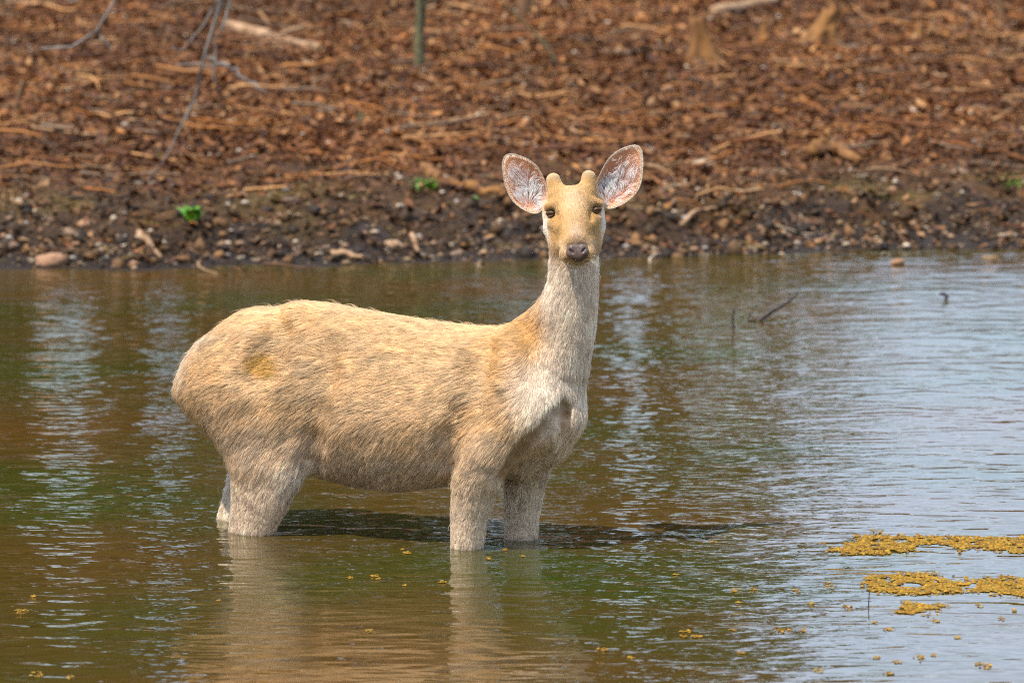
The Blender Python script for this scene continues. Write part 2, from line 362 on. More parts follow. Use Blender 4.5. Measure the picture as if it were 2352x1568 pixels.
rng = np.random.default_rng(29); n = 1300; x = rng.uniform(-5.5, 5.5, n); y = shore_y(x)+np.abs(rng.normal(.5, .35, n)); q = IV1[None]*(1+.5*rng.uniform(-1, 1, (n, len(IV1), 1)))*(rng.uniform(0, 1, (n, 1, 1))**3*.034+.007)*rng.uniform(.5, 1.5, (n, 1, 3))
V = q+np.stack([x, y, terr(x, y)+.008], 1)[:, None]; ci = np.array([(.05, .026, .011), (.09, .044, .015), (.15, .072, .024), (.03, .017, .009), (.22, .105, .036)])[rng.integers(0, 5, n)]
tag(link('mud_clods', np_mesh('mud_clods', V.reshape(-1, 3), (np.arange(n)[:, None, None]*len(IV1)+IF1[None]).reshape(-1, 3), np.repeat(ci, len(IV1), 0), False), M['stone']), 'dark crumbled mud clods along the cut edge of the bank', 'mud', kind='stuff')
# pale flat leaves/chips scattered higher up the bank
rng = np.random.default_rng(19); n = 420; x = rng.uniform(-5, 5, n); y = rng.uniform(9.2, 20, n); s = rng.uniform(.008, .022, n)
V = IV1[None]*s[:, None, None]*np.array([1.3, 1, .6])+np.stack([x, y, terr(x, y)+.03], 1)[:, None]
tag(link('pale_chips', np_mesh('pale_chips', V.reshape(-1, 3), (np.arange(n)[:, None, None]*len(IV1)+IF1[None]).reshape(-1, 3), np.tile(np.array([(.55, .42, .30)]), (n*len(IV1), 1))), M['stone']),
    'pale wood chips and pebbles dotted among the dry leaves', 'pebbles', kind='stuff')

# ------------------------------------------------------------------ logs, stumps, fallen branches
def stick_thing(name, label, cat, pix, rad, mat, where='ground', lift=.03, forks=(), n=9, seed=0, group=None, sides=8, rough=.15):
    """a lying/leaning stick through picture points resting on the ground (or standing in the water)"""
    P = []
    for q in pix:
        g = on_ground(q[0], q[1]) if where == 'ground' else on_water(q[0], q[1])
        P.append(g+np.array([0, 0, lift]))
    P = np.array(P); o0 = P[0].copy(); W = wobble(P-o0, n, rad*.25, seed); R = np.interp(np.linspace(0, 1, n), [0, .15, 1], [rad*.85, rad, rad*.55])
    parts = [tube(W, R, sides, rough, seed)]
    for (f, dx, dy, dz, r) in forks:
        k = int(f*(n-1)); parts.append(tube(wobble([W[k], W[k]+np.array([dx*.5, dy*.5, dz*.6]), W[k]+np.array([dx, dy, dz])], 5, r*.3, seed+5), np.linspace(r, r*.4, 5), 6, rough, seed+9))
    V, F = merge(parts); o = link(name, np_mesh(name, V, F), mat, loc=o0); return tag(o, label, cat, group)
stick_thing('fallen_log', 'brown fallen log lying across dry leaves on the upper bank', 'log', [(520, 72), (600, 92), (680, 112), (762, 133)], .055, M['wood_pale'], seed=1, forks=[(.5, .25, -.05, .12, .02)])
stick_thing('bark_slab', 'curved strip of brown bark on the bank behind the ears', 'log', [(972, 392), (1020, 428), (1080, 444), (1175, 458), (1240, 462)], .036, M['wood_rust'], seed=2, lift=.02, rough=.35, n=14)
stick_thing('fallen_log', 'pale bleached log near the two stumps', 'log', [(1640, 44), (1700, 32), (1790, 14)], .055, M['wood_pale'], seed=3, lift=.05)
stick_thing('driftwood', 'knobbly brown driftwood chunk with forked end on the bank', 'driftwood', [(1860, 368), (1900, 350), (1935, 372), (1965, 386)], .045, M['wood_rust'], seed=4, rough=.4, lift=.05, forks=[(.3, .05, .02, .10, .03), (.6, -.08, -.03, .06, .03), (.4, -.1, 0, -.02, .025)])
FB = [('thin pale stick lying level on dry leaves', [(290, 282), (350, 289), (400, 297)], .018, 'wood_pale'),
      ('long straight straw coloured stick at the edge of bare mud', [(430, 325), (520, 327), (620, 322)], .015, 'wood_pale'),
      ('bent grey twig lying on bare mud', [(305, 420), (345, 428), (395, 420)], .012, 'bark_grey'),
      ('short thick twig poking from the muddy waterline', [(320, 540), (345, 575), (372, 602)], .020, 'wood_pale'),
      ('curved pale twig arching over the dark muddy cut', [(1565, 522), (1600, 497), (1655, 484)], .014, 'wood_pale'),
      ('long brown stick low on the bare right bank', [(1680, 248), (1725, 238), (1790, 240)], .016, 'wood_rust'),
      ('split pale plank like stick at the waterline', [(760, 590), (800, 596), (840, 602)], .022, 'wood_pale'),
      ('rust coloured stick on the upper bank', [(780, 118), (860, 108), (960, 112)], .018, 'wood_rust'),
      ('forked pale branch near the fallen log', [(700, 152), (715, 160), (730, 168)], .024, 'wood_pale'),
      ('long curved branch lying beside the leaning stump', [(1380, 125), (1440, 128), (1540, 116)], .022, 'wood_pale'),
      ('slender brown branch lying on the far right litter', [(2130, 88), (2220, 92), (2330, 100)], .026, 'wood_rust'),
      ('pale forked branch at the upper right edge', [(2190, 12), (2240, 45), (2300, 52)], .022, 'wood_pale'),
      ('grey branch lying behind the leaning stump', [(1900, 104), (1950, 112), (2000, 126)], .022, 'bark_grey'),
      ('brown branch lying below the leaning stump', [(1480, 95), (1540, 106), (1620, 118)], .022, 'wood_rust'),
      ('pale stick lying near the rounded pale stone', [(1700, 396), (1760, 402), (1850, 404)], .014, 'wood_pale'),
      ('brown stick lying on litter by the grey hanging tree', [(580, 285), (630, 300), (660, 318)], .018, 'wood_rust'),
      ('broken brown stick upright near the shore litter', [(945, 545), (953, 568), (962, 588)], .018, 'wood_pale')]
for i, (lab, pix, r, mt) in enumerate(FB):
    stick_thing('fallen_branch', lab, 'branch', pix, r, M[mt], seed=20+i, lift=r*.8)
def stump(label, px, py, w, h, lean, seed, mat='wood_rust', flare=1.7, name='tree_stump'):
    """broken stump: base at pixel, width and height in picture pixels"""
    p = on_ground(px, py); k = np.linalg.norm(p-EYE)/FPX; r, H = w*k*.5, h*k; rng = np.random.default_rng(seed)
    sides, rows = 16, 9; th = np.linspace(0, 2*math.pi, sides, endpoint=False); V = []
    lobes = 1+.28*np.sin(th*3+seed)+.16*np.sin(th*5+seed*2)
    jag = rng.uniform(.72, 1.0, sides)
    for i in range(rows):
        f = i/(rows-1); rr = r*(1+(flare-1)*(1-f)**3)*(lobes*(1-f)+(1-.0*f)*f)*(1-.25*f)
        z = np.where(f == 1, jag, f*jag)*H-.05*(f == 0)
        V.append(np.stack([np.cos(th)*rr+lean*H*f, np.sin(th)*rr, z], 1)+rng.normal(0, r*.06, (sides, 3)))
    V.append(np.array([[lean*H, 0, H*.55]])); V = np.vstack(V); q, t = [], []
    for i in range(rows-1):
        for k2 in range(sides):
            a, b = i*sides+k2, i*sides+(k2+1) % sides; q.append((a, b, b+sides, a+sides))
    for k2 in range(sides): t.append(((rows-1)*sides+k2, (rows-1)*sides+(k2+1) % sides, len(V)-1))
    parts = [(V, np.array(q), np.array(t))]
    for j in range(4):
        a = rng.uniform(0, 2*math.pi); d = np.array([math.cos(a), math.sin(a)*.6, 0]); parts.append(tube([d*r*.6+[0, 0, H*.14], d*r*1.7+[0, 0, H*.05], d*r*2.8+[0, 0, -.02]], [r*.35, r*.25, r*.1], 6, .15, seed+j))
    V, F = merge(parts); return tag(link(name, np_mesh(name, V, F), M[mat], loc=p), label, 'stump')
stump('tall rusty brown stump with a hollow dark side on the upper bank', 1610, 145, 50, 120, -.05, 3)
stump('short slender brown stump beside the tall rusty one', 1750, 100, 24, 50, .1, 5)
stump('leaning ochre stump with splayed roots on the upper bank', 1865, 112, 60, 110, .42, 8, flare=2.2)
stump('low brown stump among sticks right of the leaning stump', 2107, 92, 24, 34, .1, 11)
stump('thin dark post stump at the upper right corner', 2298, 50, 16, 95, .0, 12, 'bark_brown', 1.2)
stump('dark brown tree base at the top of the bank', 1203, 36, 36, 120, 0.0, 14, 'bark_brown', 1.3)
stump('small dark snag leaning at the left edge of the bank', 35, 262, 14, 80, .25, 15, 'bark_brown', 1.2)

# ------------------------------------------------------------------ green plants on the bank
def plant(label, px, py, hpx, n, seed, grassy=False, col=(.10, .26, .015), group=None, spread=0.0):
    p = on_ground(px, py); H = hpx*np.linalg.norm(p-EYE)/FPX; rng = np.random.default_rng(seed); V, F, C = [], [], []
    for i in range(n):
        a = rng.uniform(0, 2*math.pi); out = rng.uniform(.15, .9)*(.5 if grassy else 1.0); h = H*rng.uniform(.6, 1.1); d = np.array([math.cos(a), math.sin(a), 0]); s = np.array([-d[1], d[0], 0])
        w = H*(.045 if grassy else rng.uniform(.14, .24)); b0 = d*H*.08+np.array([rng.normal(0, 1)*spread, rng.normal(0, 1)*spread*1.5, 0])
        q0, q1, q2 = b0, b0+d*out*h*.45+[0, 0, h*.6], b0+d*out*h+[0, 0, h*(1.0 if grassy else .75)]
        o = len(V)*1
        V += [q0-s*w*.3, q0+s*w*.3, q1-s*w, q1+s*w, q2]; F += [(o, o+1, o+3), (o, o+3, o+2), (o+2, o+3, o+4)]
        C += [np.array(col)*rng.uniform(.6, 1.3)]*5
    return tag(link('grass_tuft' if grassy else 'seedling', np_mesh('plant', np.array(V), np.array(F), np.array(C), False), M['leaf'], loc=p), label, 'grass' if grassy else 'plant', group)
plant('bright green leafy seedling at the lip of the muddy cut', 440, 508, 40, 40, 1, False, (.11, .28, .015), None, .012)
plant('green leafy clump left of the bark strip', 975, 440, 36, 34, 2, False, (.10, .24, .015), None, .025)
plant('green weed sprouting under the bark strip', 1090, 470, 24, 18, 3, col=(.09, .2, .02))
plant('yellow green weed on pale sticks near the hanging tree', 597, 365, 22, 16, 4, col=(.2, .28, .02))
plant('small weed on the dry leaves right of the hanging branch', 536, 300, 22, 14, 5, col=(.14, .22, .02))
plant('thin grass blades beside the tip of the hanging branch', 362, 375, 34, 10, 6, True)
plant('upright grey green grass blades on the middle bank', 828, 292, 44, 8, 7, True, (.12, .16, .06))
gp = plant('wide patch of bright grass at the right end of the bank', 2340, 425, 24, 220, 8, True, (.12, .24, .02), None, .09); gp['kind'] = 'stuff'; gp.name = 'grass_patch'
plant('small bright sprig on the upper bank by the tall stump', 1468, 82, 16, 10, 9)
plant('tiny green sprout at the edge of the water beyond the deer', 2020, 576, 14, 10, 10)
for i, (px, py) in enumerate([(165, 318), (188, 355), (270, 352), (490, 395), (892, 405), (635, 452), (1265, 385), (1170, 232), (820, 455), (1480, 560)]):
    plant('tiny green sprout on the brown bank', px, py, 14, 7, 30+i, True, (.12, .2, .02), 'tiny sprouts on the bank')

# ------------------------------------------------------------------ trees
def limb_pts(a, d, L, n, droop, rng):
    P = [np.array(a, float)]; d = unit(np.array(d, float))
    for i in range(n):
        d = unit(d+rng.normal(0, .16, 3)+np.array([0, 0, droop])); P.append(P[-1]+d*L/n)
    return np.array(P)
def leaf_cloud(centres, radii, n_each, size, cols, rng):
    V, C = [], []
    for c, r in zip(centres, radii):
        k = n_each; q = rng.normal(0, 1, (k, 3)); q = unit(q)*(rng.uniform(.25, 1, (k, 1))**.6)*r*np.array([1, 1, .75]); p = c+q
        nrm = unit(rng.normal(0, 1, (k, 3))+np.array([0, 0, .8])); a = unit(np.cross(nrm, rng.normal(0, 1, (k, 3)))); b = np.cross(nrm, a)
        s = rng.uniform(.6, 1.4, (k, 1))*size
        V.append(np.stack([p-a*s, p+b*s*.45+nrm*s*.15, p+a*s, p-b*s*.45+nrm*s*.15], 1)); C.append(np.repeat(np.array(cols)[rng.integers(0, len(cols), k)]*rng.uniform(.6, 1.3, (k, 1)), 4, 0))
    V = np.concatenate(V).reshape(-1, 3); C = np.concatenate(C); n = len(V)//4
    return np_mesh('crown', V, np.arange(n*4).reshape(-1, 4), C, False)
def tree(name, label, x, y, H, r, crown_r, seed, bark='bark_brown', cols=((.045, .085, .015), (.07, .12, .02), (.03, .06, .012)), leaves=230, leaf=.09, lean=0.0, base=.35, group=None):
    rng = np.random.default_rng(seed); z = float(terr(np.array([x]), np.array([y]))[0]); root = empty(name, (x, y, z))
    tp = wobble([(0, 0, -.2), (lean*H*.4, 0, H*.45), (lean*H, 0, H*.92)], 9 if r > .05 else 22, r*.35, seed); parts = [tube(tp, np.linspace(r*1.25, r*.25, len(tp)), 9, .1 if r > .05 else .3, seed)]; tips, tr = [tp[-1]], [crown_r*.45]
    for i in range(16):
        f = rng.uniform(base, .92); k = tp[0]+(tp[-1]-tp[0])*f; k = np.array([np.interp(f*tp[-1][2], tp[:, 2], tp[:, 0]), np.interp(f*tp[-1][2], tp[:, 2], tp[:, 1]), f*tp[-1][2]])
        a = rng.uniform(0, 2*math.pi); L = crown_r*rng.uniform(.6, 1.05)*(1.15-.5*f); P = limb_pts(k, (math.cos(a), math.sin(a), rng.uniform(.1, .7)), L, 5, .02, rng)
        parts.append(tube(P, np.linspace(r*.38, r*.08, len(P)), 6, .1, seed+i)); tips += [P[-1], P[-3]]; tr += [crown_r*rng.uniform(.28, .42), crown_r*rng.uniform(.22, .34)]
    V, F = merge(parts); link('trunk', np_mesh('trunk', V, F), M[bark], root)
    link('crown', leaf_cloud(tips, tr, leaves, leaf, cols, rng), M['leaf'], root)
    return tag(root, label, 'tree', group)
# the wood behind the bank: its crowns stand above the picture and show in the water
GW = 'trees of the wood behind the bank'
LEAFC = ((.045, .06, .012), (.065, .08, .016), (.03, .04, .010), (.08, .06, .022))
for i, (px, dist, H, cr) in enumerate([(-900, 58, 18, 4.4), (-420, 54, 18, 4.2), (40, 57, 19, 4.0), (480, 55, 18, 3.8), (900, 58, 19, 3.8), (1370, 56, 16, 2.2), (1530, 60, 14, 2.2), (-130, 62, 17, 3.2), (330, 64, 18, 3.4), (250, 70, 21, 5), (760, 72, 22, 5)]):
    tree('woodland_tree', 'tall broad crowned tree of the wood behind the bank', (px-1176)/FPX*dist, dist-CAM_D, H, .24, cr, 100+i, group=GW, base={-130: .10, 330: .25, 40: .25, 250: .24, 480: .24, 1370: .27, 1530: .22}.get(px, .20), leaves=330, leaf=.14, cols=LEAFC)
for i, (px, dist, H, cr) in enumerate([(-760, 50, 7, 2.2), (-380, 51, 7.5, 1.9), (-60, 50, 7.5, 1.6), (60, 53, 7.0, 1.1), (640, 51, 6.5, 1.4), (860, 50, 7, 1.4), (1090, 52, 7, 1.4), (1270, 50, 7.5, 1.0)]):
    tree('understorey_tree', 'low bushy tree of the wood behind the bank', (px-1176)/FPX*dist, dist-CAM_D, H, .09, cr, 120+i, group='bushy trees under the wood behind the bank', base=.04, leaves=260, leaf=.10, cols=LEAFC)
tree('small_tree', 'low bright green tree behind the right of the bank', (1790-1176)/FPX*50, 34, 3.4, .08, 1.1, 140, cols=((.11, .2, .02), (.16, .26, .03)), base=.2, leaves=160)
tree('sapling', 'slender mossy sapling with greenish grey stem on the middle bank', on_ground(958, 172)[0], on_ground(958, 172)[1], 4.6, .030, 1.2, 150, 'bark_moss', ((.10, .17, .03), (.14, .2, .04)), leaves=14, leaf=.05, lean=.02, base=.10)

# bare grey tree at the left: drooping dead limbs hang into view
def limb(pix, dist, r0, r1, seed, parent, loc, mat='bark_grey', n=14):
    P = np.array([at_dist(a, b, dd-CAM_D) for (a, b), dd in zip(pix, dist if isinstance(dist, (list, tuple)) else [dist]*len(pix))])-loc
    V, F = merge([tube(wobble(P, n, r0*.7, seed), np.linspace(r0, r1, n), 6, .15, seed)]); return link('branch', np_mesh('branch', V, F), M[mat], parent)
tx, ty = -4.3, 11.4; tz = float(terr(np.array([tx]), np.array([ty]))[0]); loc = np.array([tx, ty, tz]); bare = empty('bare_tree', loc)
V, F = merge([tube(wobble([(0, 0, -.2), (.2, -.1, 1.6), (.75, -.2, 3.1), (1.5, -.3, 4.0)], 10, .02, 5), np.linspace(.11, .05, 10), 9, .1, 5)]); link('trunk', np_mesh('trunk', V, F), M['bark_grey'], bare)
top = [( -20, -900), (300, -700), (480, -330), (512, -60)]
limb(top+[(487, 55), (476, 130), (445, 222), (405, 305), (384, 362), (345, 415)], 26.6, .022, .006, 51, bare, loc, n=22)
limb([(476, 133), (520, 155), (560, 178), (612, 217)], 26.6, .013, .007, 52, bare, loc)
limb([(480, -330), (560, -120), (505, 90), (494, 180), (500, 215)], 26.9, .013, .005, 53, bare, loc)
limb([(300, -700), (300, -200), (262, 10), (222, 70), (185, 104), (98, 108)], 26.3, .013, .006, 54, bare, loc)
limb([(300, -200), (220, -70), (165, 18), (120, -20)], 26.3, .010, .005, 55, bare, loc)
limb([(222, 70), (245, 105), (262, 118)], 26.3, .008, .004, 56, bare, loc)
limb([(512, -20), (455, 75), (415, 118), (395, 110)], 26.7, .008, .004, 57, bare, loc)
limb([(405, 148), (470, 146), (530, 152)], 26.5, .005, .003, 58, bare, loc)
tag(bare, 'bare grey tree with dead drooping limbs hanging over the left bank', 'tree')
tw = empty('leaning_twig', on_ground(1278, 152)); l2 = np.array(tw.location)
limb([(1278, 152), (1270, 128), (1238, 92), (1200, 48), (1160, 5), (1120, -60)], 31.0, .010, .006, 61, tw, l2, 'bark_moss')
tag(tw, 'dark mossy twig leaning up from the litter behind the deer', 'branch')

# ------------------------------------------------------------------ sticks standing in the water
def water_stick(label, pix, r0, r1, seed, extra=(), curve=False):
    b = on_water(*pix[0]); P = np.array([at_dist(a, c, b[1]) for a, c in pix])-b
    P = np.vstack([P[0]-(P[1]-P[0])*.25*(1 if not curve else .5)-[0, 0, .05], P]); parts = [tube(wobble(P, 9, r0*.2, seed), np.linspace(r0, r1, 9), 7, .15, seed)]
    for q in extra:
        E = np.array([at_dist(a, c, b[1]) for a, c in q])-b; parts.append(tube(wobble(E, 5, .001, seed+1), np.linspace(.004, .002, 5), 5, .1, seed+2))
    V, F = merge(parts); return tag(link('stick', np_mesh('stick', V, F), M['wood_dark'], loc=b), label, 'stick')
water_stick('dark stick slanting out of the water with a thin side twig', [(1738, 737), (1770, 717), (1800, 698), (1832, 676)], .016, .005, 71, [[(1738, 734), (1716, 735), (1722, 722), (1745, 690)]])
water_stick('thin dark upright stick standing in open water', [(1684, 754), (1684, 728), (1686, 706)], .007, .004, 72)
water_stick('small dark hooked stick end curling out of bright water', [(2172, 690), (2176, 680), (2166, 674), (2158, 676)], .012, .008, 73, curve=True)
water_stick('hair thin stalk carrying a scrap of weed', [(1995, 1392), (1996, 1370), (1997, 1352)], .002, .0015, 74)

# ------------------------------------------------------------------ floating weed
def inside(poly, x, y):
    r = np.zeros(len(x), bool); n = len(poly)
    for i in range(n):
        (x0, y0), (x1, y1) = poly[i], poly[(i+1) % n]
        c = ((y0 > y) != (y1 > y)) & (x < (x1-x0)*(y-y0)/(y1-y0+1e-12)+x0); r ^= c
    return r
def weed_mesh(X, Y, seed, size=.0055):
    rng = np.random.default_rng(seed); n = len(X); parts = 0
    s = rng.uniform(.6, 1.5, n)*size; th = rng.uniform(0, 6.28, n); V = []
    for k in range(5):
        a = th+k*1.2566; V.append(np.stack([X+np.cos(a)*s*rng.uniform(.7, 1.4, n), Y+np.sin(a)*s*rng.uniform(.7, 1.4, n), rng.uniform(.0005, .002, n)], 1))
    V.append(np.stack([X, Y, s*rng.uniform(.1, .75, n)+.0015], 1)); V = np.stack(V, 1).reshape(-1, 3); o = np.arange(n)[:, None]*6
    F = np.concatenate([o+np.array([[k, (k+1) % 5, 5]]) for k in range(5)]); pal = np.array([(.34, .17, .010), (.28, .13, .008), (.38, .21, .016), (.18, .085, .008), (.26, .17, .02)]); return np_mesh('weed', V, F, np.repeat(pal[rng.integers(0, 5, n)]*rng.uniform(.6, 1.2, (n, 1)), 6, 0), False)
def mat_of_weed(pix, label, seed, dens, holes=()):
    W = np.array([on_water(*p)[:2] for p in pix]); lo, hi = W.min(0), W.max(0); rng = np.random.default_rng(seed); n = int((hi-lo).prod()*dens)
    X, Y = rng.uniform(lo[0]-.03, hi[0]+.03, n), rng.uniform(lo[1]-.05, hi[1]+.05, n); p = np.stack([X*7, Y*7, 0*X], 1)
    k = inside([tuple(w) for w in W], X+.03*fbm(p*2, seed, 3)+rng.normal(0, .010, n), Y+.06*fbm(p+9, seed+5, 3)+rng.normal(0, .024, n))
    for hx, hy, rx, ry in holes:
        c = on_water(hx, hy); e = on_water(hx+rx, hy); e2 = on_water(hx, hy-ry); k &= ((X-c[0])/(e[0]-c[0]))**2+((Y-c[1])/(e2[1]-c[1]))**2+.5*fbm(p*3, 7, 2) > 1
    k &= fbm(p*5, seed+3, 3) > -.42
    c = W.mean(0); o = link('floating_weed', weed_mesh(X[k]-c[0], Y[k]-c[1], seed), M['weed'], loc=(c[0], c[1], .001)); return tag(o, label, 'water weed')
mat_of_weed([(1905, 1264), (1945, 1246), (2000, 1234), (2100, 1228), (2200, 1229), (2360, 1232), (2560, 1236), (2700, 1250), (2560, 1272), (2360, 1270), (2250, 1268), (2190, 1262), (2150, 1252), (2090, 1262), (2040, 1268), (1980, 1270), (1930, 1268)],
            'long ochre mat of floating weed holding a few white flecks', 1, 36000, [(2140, 1258, 36, 8), (2015, 1243, 18, 4)])
mat_of_weed([(1985, 1340), (2010, 1324), (2080, 1321), (2150, 1326), (2230, 1330), (2290, 1325), (2360, 1330), (2560, 1336), (2650, 1352), (2500, 1376), (2360, 1370), (2290, 1362), (2200, 1360), (2120, 1366), (2040, 1362), (1990, 1356)],
            'ochre mat of floating weed with a round open hole', 2, 36000, [(2100, 1344, 22, 6)])
mat_of_weed([(2050, 1404), (2075, 1392), (2090, 1378), (2112, 1380), (2120, 1388), (2170, 1389), (2165, 1400), (2110, 1410), (2060, 1410)], 'small ochre island of floating weed in front of the larger mats', 3, 60000)
rng = np.random.default_rng(5); GC = 'loose clumps of floating weed'
CL = [(2015, 1220, 34), (1945, 1393, 42), (1912, 1256, 14), (1890, 1248, 18), (1985, 1230, 14), (925, 1262, 16), (935, 1270, 22), (1122, 1284, 20), (1160, 1263, 16), (1200, 1278, 16), (803, 1327, 18), (862, 1323, 20), (868, 1330, 14), (930, 1345, 14), (1015, 1337, 24),
      (848, 1450, 28), (503, 1380, 18), (1385, 1492, 30), (1575, 1450, 40), (1570, 1461, 24), (1600, 1462, 40), (1795, 1446, 50), (1685, 1447, 20), (1842, 1448, 22), (1690, 1358, 30), (1732, 1354, 22), (1698, 1384, 16), (1830, 1357, 26), (1905, 1344, 34), (1860, 1386, 22),
      (2010, 1430, 28), (2040, 1446, 30), (2148, 1424, 28), (2250, 1390, 24), (2300, 1420, 22), (2330, 1402, 18), (2010, 1510, 40), (2060, 1520, 30), (2110, 1512, 34), (2145, 1505, 22), (2260, 1528, 50), (2040, 1546, 36), (1880, 1540, 28), (50, 1405, 40), (85, 1548, 34), (160, 1556, 26), (1640, 1245, 14), (1450, 1510, 24), (1555, 1320, 16), (2200, 1465, 20), (1700, 1500, 20), (75, 1370, 18)]
for i, (px, py, w) in enumerate(CL):
    c = on_water(px, py); k = np.linalg.norm(c-EYE)/FPX; w = w*rng.uniform(.55, 1.0); n = int(w*.55)+3; ang = rng.uniform(0, 6.28, n); rad = np.sqrt(rng.uniform(0, 1, n))
    o = link('weed_clump', weed_mesh(np.cos(ang)*rad*w*k*.5, np.sin(ang)*rad*w*k*.5*rng.uniform(1.0, 3.0), 200+i, .0042), M['weed'], loc=(c[0], c[1], .001))
    tag(o, 'loose ochre clump of weed floating on dark water', 'water weed', GC)

# ------------------------------------------------------------------ the deer: one continuous body from blended volumes
TH = math.radians(22); DO = np.array([(870-1176)/690.0, 0.0, 0.0]); DF = np.array([math.cos(TH), -math.sin(TH), 0]); DL = np.array([math.sin(TH), math.cos(TH), 0])
def to_local(w):
    w = np.asarray(w)-DO; return np.stack([w@DF, w@DL, w[..., 2]], -1)
def P(px, py, v):
    d = ray(px, py); t = ((DO-EYE)@DL+v)/(d@DL); return to_local(EYE+d*t)
class Grid:
    def __init__(s, ax): s.ax = [a.astype(np.float32) for a in ax]; s.D = np.full([len(a) for a in ax], .5, np.float32)
    def box(s, lo, hi):
        sl = tuple(slice(max(int(np.searchsorted(a, l))-1, 0), int(np.searchsorted(a, h))+1) for a, l, h in zip(s.ax, lo, hi))
        X = np.meshgrid(*[a[q] for a, q in zip(s.ax, sl)], indexing='ij', sparse=True); return sl, X
    def put(s, sl, d, k, cut=False):
        a = s.D[sl]
        if cut: a, d = -a, d
        h = np.maximum(k-np.abs(a-d), 0)/k; r = np.minimum(a, d)-h*h*k*.25
        s.D[sl] = -r if cut else r
    def cone(s, a, b, ra, rb, k=.03, sv=(1, 1, 1), cut=False):
        """tapered capsule; sv scales the axes (values over 1 flatten)"""
        sv = np.asarray(sv, float); a, b = np.asarray(a, float), np.asarray(b, float); m = max(ra, rb)*1.0+k+.01
        sl, X = s.box(np.minimum(a, b)-m, np.maximum(a, b)+m); a2, b2 = a*sv, b*sv; ab = b2-a2; L2 = max(ab@ab, 1e-9)
        q = [X[i]*sv[i]-a2[i] for i in range(3)]; t = np.clip((q[0]*ab[0]+q[1]*ab[1]+q[2]*ab[2])/L2, 0, 1)
        d = np.sqrt((q[0]-t*ab[0])**2+(q[1]-t*ab[1])**2+(q[2]-t*ab[2])**2)-(ra+(rb-ra)*t); s.put(sl, (d/sv.max()).astype(np.float32), k, cut)
    def chain(s, pts, radii, k=.03, sv=(1, 1, 1)):
        sv = np.asarray(sv, float); pts = np.asarray(pts, float); m = max(radii)+k+.01; sl, X = s.box(pts.min(0)-m, pts.max(0)+m); out = None
        for i in range(len(pts)-1):
            a2, b2 = pts[i]*sv, pts[i+1]*sv; ab = b2-a2; L2 = max(ab@ab, 1e-9); q = [X[j]*sv[j]-a2[j] for j in range(3)]; t = np.clip((q[0]*ab[0]+q[1]*ab[1]+q[2]*ab[2])/L2, 0, 1)
            d = np.sqrt((q[0]-t*ab[0])**2+(q[1]-t*ab[1])**2+(q[2]-t*ab[2])**2)-(radii[i]+(radii[i+1]-radii[i])*t); out = d if out is None else np.minimum(out, d)
        s.put(sl, (out/sv.max()).astype(np.float32), k)
    def surf(s, px, py):
        """the first point of the body met by the sight line through a pixel"""
        d = ray(px, py); t = np.arange(14.6, 17.2, .002)/np.linalg.norm(d); W = to_local(EYE+d*t[:, None]); ix = [np.clip(np.searchsorted(a, W[:, i]), 0, len(a)-1) for i, a in enumerate(s.ax)]
        return W[np.argmax(s.D[ix[0], ix[1], ix[2]] < .003)]
    def groove(s, pix, r, k=.02, depth=0.0):
        P_ = [s.surf(*p) for p in pix]
        for i in range(len(P_)-1): s.cone(P_[i]+np.array([0, depth, 0]), P_[i+1]+np.array([0, depth, 0]), r, r, k, cut=True)
    def blob(s, c, r, k=.03, cut=False):
        r = np.asarray(r, float); c = np.asarray(c, float); m = k+.01; sl, X = s.box(c-r-m, c+r+m)
        q = np.sqrt(sum(((X[i]-c[i])/r[i])**2 for i in range(3))); s.put(sl, ((q-1)*r.min()*np.minimum(1, .6+.4*q)).astype(np.float32), k, cut)
    def mesh(s):
        """surface nets"""
        D = s.D; ins = D < 0; nx, ny, nz = D.shape; cnt = np.zeros((nx-1, ny-1, nz-1), np.int8); 
        for dx in (0, 1):
            for dy in (0, 1):
                for dz in (0, 1): cnt += ins[dx:nx-1+dx, dy:ny-1+dy, dz:nz-1+dz]
        I, J, K = np.nonzero((cnt > 0) & (cnt < 8)); idx = np.full(cnt.shape, -1, np.int32); idx[I, J, K] = np.arange(len(I))
        acc = np.zeros((len(I), 3)); num = np.zeros(len(I)); ax = s.ax
        cor = [(a, b, c) for a in (0, 1) for b in (0, 1) for c in (0, 1)]
        for p in cor:
            for e in range(3):
                if p[e]: continue
                q = list(p); q[e] = 1; d0 = D[I+p[0], J+p[1], K+p[2]]; d1 = D[I+q[0], J+q[1], K+q[2]]; m = (d0 < 0) != (d1 < 0)
                t = np.where(m, d0/np.where(m, d0-d1, 1), 0); P0 = np.stack([ax[0][I+p[0]], ax[1][J+p[1]], ax[2][K+p[2]]], 1); P1 = np.stack([ax[0][I+q[0]], ax[1][J+q[1]], ax[2][K+q[2]]], 1)
                acc += np.where(m[:, None], P0+(P1-P0)*t[:, None], 0); num += m
        V = acc/num[:, None]; Q = []
        for e in range(3):
            o1, o2 = [(1, 2), (2, 0), (0, 1)][e]; a = [slice(None)]*3; b = [slice(None)]*3; a[e] = slice(0, -1); b[e] = slice(1, None)
            A, B = ins[tuple(a)], ins[tuple(b)]; ch = A != B; C = np.array(np.nonzero(ch)).T
            ok = np.all([(C[:, o] >= 1) & (C[:, o] < D.shape[o]-1) for o in (o1, o2)], axis=0); C = C[ok]; flip = A[tuple(C.T)]
            def g(d1, d2):
                c = C.copy(); c[:, o1] -= d1; c[:, o2] -= d2; return idx[tuple(c.T)]
            q = np.stack([g(1, 1), g(0, 1), g(0, 0), g(1, 0)], 1); q[~flip] = q[~flip][:, ::-1]; Q.append(q)
        return V, np.concatenate(Q)

